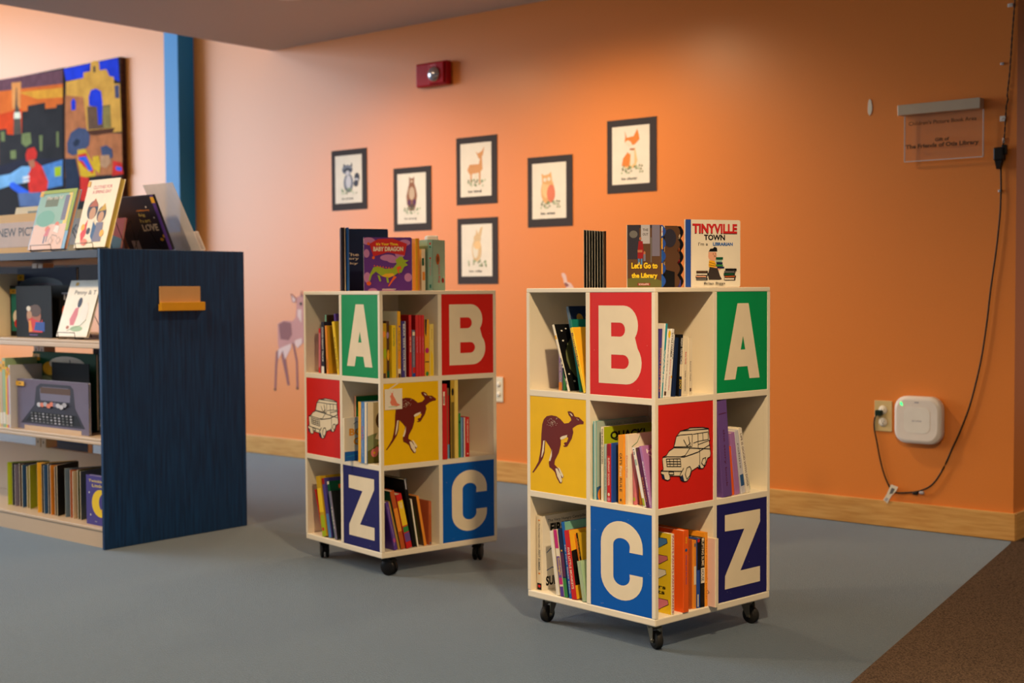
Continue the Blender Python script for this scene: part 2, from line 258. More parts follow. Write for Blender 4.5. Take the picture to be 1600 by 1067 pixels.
TABLE = [
('N',1,'L',0.0994,0.0170,0.1253,0.0,0.045,0.2,'lilac','lilac',[('s','cream','WALK WITH ME',0.3,0.85,0.6),('r','orange',0,0,1,0.2)],[],'thin lilac book with an orange foot, leftmost above the kangaroo picture'),
('N',1,'L',0.1183,0.0126,0.1014,0.0,0.045,0.2,'green','green',[],[],'thin green book hidden behind the starry black book, above the kangaroo picture'),
('N',1,'L',0.1739,0.0091,0.2183,18.7,0.012,0.21,'ivory','black',[('r','amber',0,0.78,1,0.84),('s','black','STARS',0.5,0.9,0.7),('r','black',0,0.2,1,0.35)],[('e','moss',0.6,0.46,0.52,0.42),('e','teal',0.42,0.52,0.12,0.12),('e','white',0.12,0.9,0.02,0.012),('e','white',0.22,0.93,0.02,0.012),('e','white',0.14,0.14,0.025,0.015),('e','white',0.28,0.07,0.025,0.015),('e','white',0.06,0.25,0.02,0.012),('e','white',0.1,0.75,0.02,0.012)],'black book with a grey planet on its starry cover, leaning in a near bookcase'),
('N',1,'L',0.2069,0.0107,0.2283,11.3,0.03,0.2,'teal','teal',[],[],'green-blue book between the taller blue one and yellow one, left of letter B'),
('N',1,'L',0.1941,0.0125,0.2710,13.1,0.045,0.2,'steel','navy',[],[('t','amber','I WISH',0.25,0.8,0.07,0.5),('e','ochre',0.2,0.86,0.07,0.05)],'tall dark blue book leaning at the back, beside the red letter B'),
('N',1,'L',0.2501,0.0118,0.2073,16.2,0.004,0.2,'yellow','amber',[('s','plum','Bumblebee',0.08,0.6,0.7)],[('p','plum',[(0.4,1),(0.95,1),(0.95,0.3),(0.75,0.35),(0.6,0.5),(0.62,0.62),(0.5,0.7),(0.52,0.82)]),('t','amber','A',0.75,0.78,0.09,0.12)],'bright yellow book leaning against the red letter B panel, nearest left'),
('N',1,'R',0.0814,0.0075,0.2178,-6.2,0.06,0.18,'ochre','ochre',[],[],'ochre book at the back behind the purple dog book, right of letter B'),
('N',1,'R',0.0160,0.0106,0.2033,-2.8,0.002,0.2,'indigo','indigo',[('s','orange',"DOG'S FIRST BABY",0.28,0.92,0.7)],[],'purple book with an orange spine title, right beside the red letter B'),
('N',1,'R',0.0311,0.0123,0.2183,-5.5,0.006,0.2,'white','white',[('p','turq',[(0.3,0),(0.8,0),(1,1),(0.1,1)]),('s','white','WAVES',0.35,0.8,0.5)],[],'tall white book with a turquoise spine stripe, between letters B and A'),
('N',1,'R',0.0433,0.0137,0.1982,-6.5,0.006,0.2,'white','white',[('e','yellow',0.5,0.94,0.5,0.06),('s','grey','Bear is Not Sleepy',0.15,0.9,0.35),('r','brown',0.1,0.03,0.9,0.09)],[],'white book with a yellow sun atop its spine, between letters B and A'),
('N',1,'R',0.0569,0.0148,0.2020,-6.5,0.006,0.2,'white','white',[('s','black','LITTLE FARMER',0.06,0.42,0.6),('s','red','picture stories',0.45,0.9,0.4)],[],'white leaning book with heavy black lettering atop its spine, between B and A'),
('N',1,'R',0.0730,0.0083,0.1856,-6.1,0.01,0.2,'white','black',[('s','grey','mouse',0.1,0.4,0.6),('r','amber',0,0.3,1,0.34)],[],'thin white book with a black top corner, between letters B and A'),
('N',1,'R',0.0923,0.0131,0.1750,-5.1,0.012,0.2,'navy','navy',[],[],'thin navy book fourth from the right between letters B and A'),
('N',1,'R',0.1120,0.0126,0.1840,-2.9,0.006,0.2,'black','black',[('s','white','NIGHT TRAIN HOME',0.06,0.5,0.8),('r','cream',0,0.32,1,0.52),('r','navy',0,0,1,0.3),('s','yellow','ZOO',0.72,0.88,0.9)],[],'black, cream and navy striped book left of two cream ones, near bookcase'),
('N',1,'R',0.1297,0.0241,0.1769,-1.2,0.006,0.2,'cream','cream',[('s','red','Baby body',0.26,0.47,0.35),('s','brown','Little moments',0.58,0.92,0.25)],[],'cream book with a red spine title, left one of the cream pair'),
('N',1,'R',0.1565,0.0191,0.1720,-0.2,0.006,0.2,'cream','cream',[('s','brown','Summer Hope',0.4,0.75,0.35),('r','brown',0.3,0.07,0.7,0.13)],[],'cream book with a small brown square, right one of the cream pair'),
('N',2,'L',0.2835,0.0078,0.1516,0.0,0.04,0.2,'mauve','mauve',[],[],'thin mauve book furthest left, between the kangaroo and the car picture'),
('N',2,'L',0.2911,0.0132,0.2404,0.0,0.004,0.24,'aqua','mist',[('r','cream',0.55,0,0.9,1)],[('t','mist2','little boat',0.2,0.93,0.04,0.6),('p','denim',[(0,0.16),(0.2,0.2),(0.3,0.4),(0.6,0.35),(1,0.3),(1,0),(0,0)]),('e','orange',0.12,0.06,0.1,0.1)],'tall aqua picture book with pale misty cover, between kangaroo and car pictures'),
('N',2,'L',0.3200,0.0117,0.2252,0.0,0.008,0.24,'cream','lime',[('s','black','THE POND QUACKERS',0.02,0.5,0.8)],[('t','black','*QUACK!',0.12,0.8,0.13,0.66)],'lime green picture book titled QUACK beside the pale blue picture book'),
('N',2,'L',0.3376,0.0104,0.1742,0.0,0.004,0.2,'mist','mist',[('s','brown','tiny tales of the lake',0.25,0.85,0.5)],[],'narrow pale grey book left of the red spine, above the blue letter C'),
('N',2,'L',0.3513,0.0160,0.1760,0.0,0.002,0.2,'red','red',[('r','crimson',0,0.8,1,1),('s','cream','ELEPHANT SCHOOL',0.24,0.72,0.5),('e','cream',0.5,0.13,0.3,0.03),('e','pink',0.5,0.05,0.45,0.035)],[],'slim red book with a cream title, above the blue letter C'),
('N',2,'L',0.3687,0.0051,0.1798,0.0,0.002,0.2,'blue','blue',[],[('r','red',0.18,0.08,0.9,0.93),('e','forest',0.5,0.5,0.3,0.17),('e','forest',0.45,0.32,0.15,0.15),('r','orange',0.4,0.08,0.9,0.25)],'blue book with a red and green cover picture, left of the orange book'),
('N',2,'L',0.3995,0.0228,0.2070,0.0,0.0,0.2,'tangerine','tangerine',[('s','black',"CAT'S",0.26,0.43,0.45),('s','cream','First',0.45,0.6,0.5),('s','brown','RULE',0.62,0.82,0.45),('e','brown',0.5,0.06,0.2,0.02)],[],'thick orange book about cats, above the blue letter C'),
('N',2,'L',0.4228,0.0151,0.2100,0.2,0.006,0.24,'cream','ivory',[('s','coral',"Don't Quit",0.3,0.62,0.5)],[('l','green',[(0.05,0.82),(0.15,0.88),(0.2,0.97)],0.01),('l','red',[(0.55,0.82),(0.6,0.92),(0.68,0.93),(0.72,0.85),(0.7,0.78)],0.014)],'cream picture book standing right of the thick orange book, near bookcase'),
('N',2,'L',0.4424,0.0100,0.1637,1.7,0.02,0.2,'rose','rose',[('e','lime',0.5,0.1,0.5,0.04)],[],'rose pink book with a green foot, right of the cream picture book'),
('N',2,'L',0.4576,0.0075,0.1597,3.6,0.03,0.18,'orange','orange',[],[],'small orange book half hidden behind leaning books, above the letter C'),
('N',2,'L',0.4968,0.0107,0.1780,14.6,0.004,0.2,'white','white',[('s','black','10',0.03,0.12,0.6),('r','mist',0,0.7,1,0.8),('r','lime',0.1,0.02,0.9,0.15)],[],'white book leaning left, first of the three leaners above letter C'),
('N',2,'L',0.5092,0.0112,0.1785,13.9,0.004,0.2,'plum','plum',[('e','brown',0.5,0.96,0.4,0.03),('s','orange','BALLOON',0.5,0.9,0.4)],[],'dark plum book leaning left, middle of three leaners above letter C'),
('N',2,'L',0.5220,0.0104,0.1838,13.3,0.004,0.2,'orchid','orchid',[('s','white','BUNNY RABBIT SHOW',0.25,0.95,0.5)],[('t','white','HOW',0.08,0.87,0.07,0.5),('t','white','YOU',0.1,0.78,0.07,0.5)],'light purple leaning book with white spine title, nearest the near corner'),
('N',2,'R',0.3138,0.0469,0.2998,5.7,0.001,0.23,'violet','violet',[('s','plum','the story book',0.3,0.9,0.25),('r','plum',0.1,0.86,0.9,0.87)],[],'tall thick purple book jutting out right of the car picture'),
('N',2,'R',0.3632,0.0198,0.1531,6.6,0.01,0.18,'orange2','orange2',[],[],'bright orange thin book leaning behind the tall purple book'),
('N',2,'R',0.3877,0.0229,0.1956,8.3,0.01,0.2,'orchid','orchid',[],[],'pink-purple leaning book, second from the tall purple book'),
('N',2,'R',0.4182,0.0198,0.2023,10.4,0.01,0.2,'pearl','pearl',[('r','denim',0,0.12,1,0.3),('s','grey','robins',0.2,0.6,0.4)],[],'pearl white leaning book with a blue patch, right of the tall purple book'),
('N',2,'R',0.4681,0.0215,0.2003,13.5,0.03,0.2,'olive','brown',[('r','green',0,0,1,0.2)],[],'dark book with a green foot leaning beside the pearl white one'),
('N',2,'R',0.4455,0.0183,0.2097,12.4,0.01,0.2,'ivory','ivory',[('s','brown','LIFE IS GOOD WITH DOGS',0.08,0.9,0.5)],[],'ivory book with small brown letters, rightmost leaner beside the car picture'),
('N',3,'L',0.0191,0.0271,0.2395,0.0,0.02,0.235,'cream','ivory',[('s','brown','The Very Hungry Caterpillar',0.1,0.44,0.3),('s','grey','FIRST SUMMER',0.46,0.74,0.4),('e','orange',0.5,0.94,0.2,0.01),('e','orange',0.5,0.22,0.2,0.01),('r','black',0.1,0.0,0.9,0.09),('e','red',0.5,0.05,0.25,0.02)],[('t','grey',"The Very Hungry Caterpillar's",0.1,0.9,0.05,0.8),('t','black','*FIRST',0.15,0.75,0.14,0.38),('t','black','*SUMMER',0.06,0.05,0.13,0.5),('e','violet',0.2,0.62,0.035,0.03),('e','violet',0.26,0.66,0.02,0.02),('l','denim',[(0.08,0.5),(0.16,0.55),(0.26,0.5)],0.012),('l','denim',[(0.08,0.26),(0.18,0.29),(0.28,0.26)],0.012)],'large cream picture book about first summer, furthest left below the kangaroo'),
('N',3,'L',0.1247,0.0147,0.2034,8.5,0.006,0.2,'ivory','ivory',[],[],'plain ivory book leaning against the large cream picture book'),
('N',3,'L',0.1477,0.0171,0.2101,9.2,0.004,0.2,'cream','cream',[('r','magenta',0,0.72,1,1),('r','violet',0,0.25,1,0.6),('s','yellow','Goodnight',0.42,0.68,0.7),('r','magenta',0,0.18,1,0.28),('r','violet2',0,0,1,0.15)],[],'magenta and violet banded book leaning, left of the blue letter C'),
('N',3,'L',0.1648,0.0165,0.2155,8.1,0.004,0.2,'navy','navy',[('r','plum',0,0.3,1,0.65),('r','green',0,0,1,0.28),('e','amber',0.5,0.68,0.2,0.015)],[],'navy, plum and green book leaning, left of the blue letter C'),
('N',3,'L',0.1829,0.0136,0.2385,8.5,0.006,0.2,'cobalt','seafoam',[('s','cream','My First Bible Book',0.3,0.95,0.4)],[('p','amber',[(0,0.8),(0.4,0.84),(1,0.8),(1,0.5),(0,0.5)])],'tallest blue spined book in the group, left of the blue letter C'),
('N',3,'L',0.1993,0.0206,0.2144,9.2,0.002,0.2,'red','amber',[('s','cream','FIVE LITTLE MONKEYS',0.25,0.85,0.5)],[('p','black',[(0,0.2),(0,0.7),(0.4,0.75),(0.8,0.85),(1,0.8),(1,0.2)])],'red book with white spine lettering, left of the blue letter C'),
('N',3,'L',0.2452,0.0180,0.1255,11.2,0.002,0.17,'sage','sage',[('l','cream',[(0.2,0.0),(0.2,1)],0.006),('l','cream',[(0.45,0.0),(0.45,1)],0.006),('l','cream',[(0.7,0.0),(0.7,1)],0.006)],[],'small pale green striped book leaning beside the blue letter C'),
('N',3,'L',0.2319,0.0066,0.2046,12.5,0.025,0.2,'orange','orange',[('s','red','pumpkins',0.1,0.5,0.5)],[],'orange book leaning above the small striped one, by the blue C'),
('N',3,'L',0.2386,0.0066,0.2097,12.3,0.025,0.2,'black','mustard',[('s','amber','SPACE',0.08,0.35,0.6)],[],'black spined book with mustard cover, rightmost leaner beside the blue C'),
('N',3,'R',0.0755,0.0126,0.2412,0.0,0.002,0.21,'cream','yellow',[('s','magenta','PANTS PANTS PANTS PANTS',0.02,0.98,0.7)],[('p','denim2',[(0.44,0.935),(0.92,0.935),(0.932,0.882),(0.74,0.792),(0.62,0.792),(0.428,0.882)]),('l','black',[(0.44,0.935),(0.92,0.935),(0.932,0.882),(0.74,0.792),(0.62,0.792),(0.428,0.882),(0.44,0.935)],0.006),('p','rose',[(0.55,0.72),(0.93,0.72),(0.94,0.678),(0.787,0.606),(0.693,0.606),(0.54,0.678)]),('l','black',[(0.55,0.72),(0.93,0.72),(0.94,0.678),(0.787,0.606),(0.693,0.606),(0.54,0.678),(0.55,0.72)],0.006),('p','ivory',[(0.42,0.545),(0.9,0.545),(0.912,0.492),(0.72,0.402),(0.6,0.402),(0.408,0.492)]),('l','black',[(0.42,0.545),(0.9,0.545),(0.912,0.492),(0.72,0.402),(0.6,0.402),(0.408,0.492),(0.42,0.545)],0.006),('t','black','bears',0.5,0.3,0.05,0.4),('t','black','Pants',0.48,0.235,0.05,0.4),('p','pink',[(0.46,0.175),(0.94,0.175),(0.952,0.122),(0.76,0.033),(0.64,0.033),(0.448,0.122)]),('l','black',[(0.46,0.175),(0.94,0.175),(0.952,0.122),(0.76,0.033),(0.64,0.033),(0.448,0.122),(0.46,0.175)],0.006)],'yellow picture book with colourful underpants on its cover, beside the near corner'),
('N',3,'R',0.1468,0.0109,0.2311,0.0,0.03,0.2,'black','brown',[],[('p','mustard',[(0.3,0.6),(0.7,0.65),(0.9,0.5),(0.85,0.2),(0.3,0.18)]),('l','black',[(0.6,0),(0.62,0.4),(0.5,0.6)],0.03)],'dark brown picture book between the yellow and the thick orange books'),
('N',3,'R',0.1225,0.0243,0.2458,0.0,-0.004,0.2,'orange2','orange2',[('s','violet','monkey and the moon',0.3,0.66,0.35),('e','denim',0.5,0.76,0.25,0.02),('s','yellow','story',0.08,0.16,0.4)],[],'thick bright orange book standing below the car picture'),
('N',3,'R',0.1698,0.0115,0.2105,0.0,0.012,0.2,'rust','rust',[],[],'rust brown book just right of the thick orange book, below the car picture'),
('N',3,'R',0.1811,0.0128,0.2082,0.0,0.006,0.2,'orange','orange',[('r','cream',0,0.35,1,0.62),('e','grey',0.5,0.93,0.4,0.03)],[],'orange book with a cream band, below the car picture'),
('N',3,'R',0.1937,0.0157,0.2103,0.0,0.004,0.2,'blue','black',[('r','black',0,0.55,1,1),('e','red',0.5,0.98,0.45,0.03),('r','cream',0.1,0.02,0.5,0.2)],[],'black and blue book with a red top, below the car picture'),
('N',3,'R',0.2094,0.0194,0.2116,0.0,0.002,0.2,'black','black',[('s','cream','LIFTING SLIME',0.05,0.4,0.6),('r','ivory',0,0.35,1,0.57),('s','black','HOUSE',0.45,0.62,0.7),('r','cream',0.2,0.96,0.8,1)],[],'black book with white block letters on its spine, left of the letter Z'),
('N',3,'R',0.2286,0.0145,0.2261,0.0,0.002,0.2,'tangerine','tangerine',[('s','rust','little pumpkin patch',0.1,0.9,0.4)],[],'slim orange book second from the letter Z'),
('N',3,'R',0.2429,0.0148,0.2093,0.0,-0.028,0.15,'cream','blush',[],[('e','rose',0.5,0.75,0.15,0.06),('e','ochre',0.3,0.55,0.2,0.03),('l','brown',[(0.6,0.2),(0.7,0.3),(0.85,0.2),(0.7,0.12),(0.6,0.2)],0.008),('e','rose',0.7,0.4,0.12,0.04)],'blush pink board book jutting out beside the navy letter Z panel'),
('F',1,'L',0.0760,0.0151,0.1767,-1.1,0.02,0.2,'rose','rose',[('r','red',0,0.9,1,1),('r','red',0,0,1,0.12)],[],'thin pink book with red ends, leftmost in the far bookcase top left'),
('F',1,'L',0.1117,0.0215,0.2032,0.0,0.012,0.2,'charcoal','charcoal',[('s','white','GOOD NIGHT TRUCK',0.1,0.78,0.6),('r','white',0,0,1,0.14)],[],'charcoal book with white lettering, top left opening beside the green A'),
('F',1,'L',0.0946,0.0094,0.2303,-0.1,0.04,0.2,'seafoam','brown',[],[('r','black',0.3,0.9,0.95,0.97),('r','black',0.3,0.75,0.95,0.86)],'tall brown covered book at the back, left of far letter A'),
('F',1,'L',0.1568,0.0139,0.1890,3.2,0.008,0.21,'orange','amber',[('s','brown','moo',0.7,0.9,0.5)],[('p','brown',[(0.45,0.7),(0.3,0.5),(0.35,0.42),(0.6,0.36),(0.8,0.5),(0.8,0.7)]),('e','brown',0.5,0.2,0.08,0.04),('e','orange',0.5,0.1,0.1,0.04),('e','lilac',0.3,0.9,0.12,0.05)],'amber book with a dark brown cover shape, left of far letter A'),
('F',1,'L',0.2325,0.0156,0.2079,10.4,0.01,0.2,'yellow','yellow',[('s','black','BUZZ BUZZ BUZZ',0.3,0.9,0.4)],[],'narrow yellow book leaning left beside the far green letter A'),
('F',1,'L',0.2075,0.0140,0.2367,7.4,0.03,0.2,'violet2','violet2',[],[],'indigo book leaning against the far green letter A panel'),
('F',1,'R',0.0155,0.0196,0.2042,0.0,0.006,0.2,'mustard','mustard',[('e','orange',0.4,0.8,0.4,0.06),('e','lime',0.6,0.45,0.4,0.1),('r','brown',0.1,0.0,0.8,0.09)],[],'mustard book with green and orange marks, leftmost between far A and B'),
('F',1,'R',0.0409,0.0156,0.2120,0.0,0.02,0.2,'brown','brown',[('e','amber',0.6,0.4,0.4,0.1),('r','forest',0.2,0.0,1,0.12),('e','lilac',0.5,0.75,0.4,0.06)],[],'brown book with amber and green patches, second between far A and B'),
('F',1,'R',0.0565,0.0195,0.1961,0.0,0.004,0.2,'yellow','yellow',[('s','green','Cinderella',0.05,0.4,0.4)],[],'yellow book with small green letters, between far A and B'),
('F',1,'R',0.0824,0.0148,0.2478,0.0,0.004,0.22,'amber','ivory',[('e','violet',0.6,0.77,0.25,0.015),('s','olive','Llama time',0.3,0.6,0.4),('r','orange',0.2,0.15,0.8,0.4),('r','cream',0,0.03,1,0.13),('r','brown',0.1,0,0.9,0.06)],[],'tallest amber spined book with ivory cover, between far A and B'),
('F',1,'R',0.1006,0.0198,0.2104,0.0,0.004,0.19,'indigo','indigo',[('s','white','BEAR SEES COLORS',0.05,0.88,0.4),('r','silver',0.7,0.0,1,1)],[],'indigo book with white spine lettering, between far A and B'),
('F',1,'R',0.1355,0.0125,0.2326,0.0,0.006,0.2,'red2','crimson',[('s','cream','SEE THE TREE',0.35,0.6,0.4)],[],'red book between the indigo and the grey-purple spines, far bookcase'),
('F',1,'R',0.1502,0.0137,0.1764,0.0,0.006,0.18,'slate','slate',[('r','cream',0,0.88,1,0.96),('s','silver','Ten Little Ladybugs',0.15,0.75,0.5),('r','red',0,0.08,1,0.2),('r','blue',0,0.0,1,0.07)],[],'grey-purple shorter book between red spines, far bookcase'),
('F',1,'R',0.1650,0.0135,0.2321,0.0,0.004,0.2,'red2','crimson',[('s','pink','Little Red Reader',0.35,0.62,0.5)],[],'left one of the three matching red books, between far A and B'),
('F',1,'R',0.1794,0.0120,0.2319,0.0,0.004,0.2,'red2','red2',[('s','pink','Little Red Reader',0.35,0.62,0.5)],[],'middle one of the three matching red books, between far A and B'),
('F',1,'R',0.1925,0.0127,0.2317,0.0,0.004,0.2,'red2','red2',[('s','pink','Little Red Reader',0.35,0.62,0.5)],[],'right one of the three matching red books, between far A and B'),
('F',1,'R',0.2099,0.0200,0.2151,0.0,0.008,0.2,'amber','brown',[('p','charcoal',[(0,1),(0.5,1),(0.3,0.7),(0,0.75)]),('e','magenta',0.5,0.45,0.5,0.05),('r','brown',0,0.24,1,0.26),('e','green',0.5,0.04,0.4,0.04)],[],'amber and black book with a magenta spot, left of far letter B'),
('F',1,'R',0.2298,0.0192,0.1970,0.0,0.004,0.2,'straw','straw',[('s','ochre','honey',0.1,0.3,0.4),('p','yellow',[(0.1,0),(0.9,0),(0.8,0.4),(0.2,0.5)])],[],'pale straw yellow book, rightmost before the far letter B'),
('F',2,'L',0.2835,0.0113,0.2415,-1.1,0.05,0.24,'peach','forest2',[],[('e','orange',0.2,0.66,0.07,0.12),('e','brown',0.23,0.84,0.06,0.07),('e','skin',0.23,0.78,0.035,0.045),('e','black',0.18,0.6,0.035,0.05),('e','ochre',0.1,0.85,0.03,0.02),('e','ochre',0.12,0.7,0.03,0.02),('e','ochre',0.1,0.56,0.03,0.02),('e','ochre',0.45,0.92,0.03,0.02),('e','lime',0.5,0.75,0.04,0.03)],'large green picture book at the back, right of the far car picture'),
('F',2,'L',0.3365,0.0119,0.1663,-1.1,-0.035,0.2,'cream','cream',[],[('t','tangerine','*BOO',0.1,0.58,0.17,0.52),('t','tangerine','*GHO',0.2,0.36,0.17,0.52),('l','brown',[(0.2,0.85),(0.28,0.9),(0.33,0.85),(0.42,0.9)],0.012),('r','cobalt',0.0,0.0,1,0.22),('l','turq',[(0.05,0.1),(0.3,0.14),(0.5,0.08),(0.8,0.14)],0.01)],'cream book with large orange letters, jutting out beside the far car picture'),
('F',2,'L',0.3997,0.0604,0.2296,-1.0,-0.005,0.24,'denim2','ivory',[('r','amber',0,0,0.32,1),('r','cream',0.75,0,1,1),('l','white',[(0.55,0.1),(0.45,0.3),(0.6,0.5),(0.45,0.7),(0.55,0.9)],0.005),('s','red','Pop Pals',0.4,0.62,0.15)],[('e','brown',0.27,0.7,0.115,0.15),('e','peach',0.285,0.61,0.07,0.08),('p','leaf',[(0,0),(1,0),(1,0.5),(0.5,0.4),(0.2,0.5),(0,0.45)]),('p','olive',[(0,0),(1,0),(1,0.3),(0.3,0.35),(0,0.2)]),('p','white',[(0.14,0.4),(0.2,0.52),(0.3,0.5),(0.28,0.36)]),('e','yellow',0.25,0.33,0.05,0.06),('e','rose',0.13,0.17,0.065,0.07),('e','rose',0.18,0.22,0.04,0.05),('e','yellow',0.13,0.17,0.02,0.02)],'thick blue and yellow spined picture book left of the far kangaroo'),
('F',2,'R',0.2835,0.0207,0.2900,0.0,-0.004,0.22,'red','red',[('r','cream',-0.0,0.72,0.45,0.9),('t','charcoal','IIII',0.05,0.74,0.1,0.35)],[],'thick red book with a white barcode label, right of the far kangaroo'),
('F',2,'R',0.3100,0.0144,0.2721,0.0,0.01,0.22,'brown2','brown2',[('r','red',0.5,0.2,1,0.9),('r','sky',0.3,0,1,0.2)],[],'brown and red edged book beside the labelled red book, far bookcase'),
('F',2,'R',0.3243,0.0185,0.3030,0.0,0.0,0.22,'gold','black',[('r','olive2',0.0,0.0,0.9,0.72),('e','black',0.5,0.85,0.35,0.05)],[],'tall gold speckled book right of the red book, far bookcase'),
('F',2,'R',0.3428,0.0162,0.3030,0.0,-0.002,0.22,'straw','straw',[],[],'tall straw coloured book, far bookcase beside the small green one'),
('F',2,'R',0.3646,0.0109,0.1721,0.0,0.005,0.18,'green','green',[('e','black',0.5,0.8,0.4,0.03)],[],'small green book right of the tall straw coloured one, far bookcase'),
('F',2,'R',0.3770,0.0133,0.1553,0.0,0.005,0.18,'sky','sky',[('r','indigo',0.55,0,1,1)],[],'small pale blue and indigo book left of the red one, far bookcase'),
('F',2,'R',0.3914,0.0054,0.1544,0.0,0.005,0.18,'ivory','ivory',[],[],'thin ivory book squeezed beside the small red book, far bookcase'),
('F',2,'R',0.3967,0.0201,0.1552,0.0,0.003,0.18,'red','red',[('s','cream','THE READING DAY',0.05,0.65,0.4),('e','cream',0.5,0.08,0.2,0.02)],[],'small red book with white lettering, rightmost beside the far kangaroo'),
('F',3,'L',0.0757,0.0081,0.1826,18.6,0.03,0.2,'red','red',[],[],'thin red book behind the round topped yellow one, below the far car'),
('F',3,'L',0.1187,0.0321,0.2390,11.4,0.004,0.24,'mustard','mustard',[('r','yellow',0,0.4,1,0.8),('r','lime',0,0,1,0.35),('e','red',0.4,0.12,0.3,0.03)],[('t','rust','*Easter',0.1,0.82,0.13,0.6),('t','rust','*Bunny',0.06,0.7,0.1,0.6)],'yellow book with rust coloured letters, below the far car picture'),
('F',3,'L',0.1571,0.0217,0.2345,12.7,0.01,0.2,'indigo','indigo',[('r','denim2',0,0,1,0.4),('r','crimson',0,0.9,1,1)],[],'indigo and blue spined book leaning, left of the far letter Z'),
('F',3,'L',0.1807,0.0153,0.2243,13.1,0.02,0.2,'forest','forest',[('r','ivory',0,0.95,1,1)],[('r','orange2',0.2,0.86,0.9,0.93)],'dark green book leaning between the indigo and black ones, far bookcase'),
('F',3,'L',0.2089,0.0156,0.1898,13.4,0.006,0.2,'slate','black',[('s','ivory','TEDDY',0.3,0.8,0.5)],[('e','white',0.5,0.6,0.22,0.08),('e','white',0.4,0.42,0.25,0.1),('t','white','THE',0.2,0.04,0.08,0.5)],'black book with white shapes on its cover, left of far letter Z'),
('F',3,'R',0.0611,0.0159,0.1875,12.2,0.006,0.2,'violet2','violet2',[('e','magenta',0.5,0.2,0.4,0.05),('l','lilac',[(0.2,0.1),(0.6,0.3),(0.3,0.6),(0.5,0.9)],0.01)],[],'violet book leaning left, nearest the far letter Z'),
('F',3,'R',0.0829,0.0093,0.1892,13.6,0.012,0.2,'ochre','ochre',[],[],'narrow ochre book leaning behind the violet one, below the far kangaroo'),
('F',3,'R',0.0930,0.0193,0.2284,12.6,0.006,0.2,'rust2','forest',[('r','orange',0,0.3,1,0.7)],[],'rust orange leaning book with a dark green cover, below the far kangaroo'),
('F',3,'R',0.1150,0.0258,0.2132,13.0,0.002,0.2,'red','crimson',[('r','yellow',0.0,0.42,1,0.88),('r','green',0,0.3,1,0.4),('r','violet',0,0.12,1,0.28),('s','cream','STORY',0.15,0.27,0.5)],[],'red book with a yellow block and violet band, leaning in far bookcase'),
('F',3,'R',0.1501,0.0156,0.2652,9.3,0.012,0.22,'black','black',[('r','silver',0.3,0.85,0.7,1)],[],'tallest black book leaning left, below the far kangaroo'),
('F',3,'R',0.1663,0.0068,0.1872,9.4,0.006,0.2,'ivory','olive',[],[],'thin ivory book leaning against the tall black book, far bookcase'),
('F',3,'R',0.1992,0.0117,0.1959,10.6,0.006,0.2,'orange','brown',[],[('r','olive',0.2,0.1,0.9,0.8)],'orange spined book with a brown cover leaning toward the black book'),
('F',3,'R',0.2364,0.0117,0.1629,0.0,0.03,0.2,'ivory','ivory',[('r','forest',0,0.7,1,0.9),('s','grey','seeds',0.4,0.8,0.5)],[],'small upright ivory book with a green block, below the far kangaroo'),
('F',3,'R',0.2235,0.0129,0.1672,0.0,0.01,0.2,'copper','copper',[('r','rust',0,0.0,1,0.7),('e','grey',0.5,0.04,0.4,0.03)],[],'copper coloured upright book, rightmost below the far kangaroo'),
]
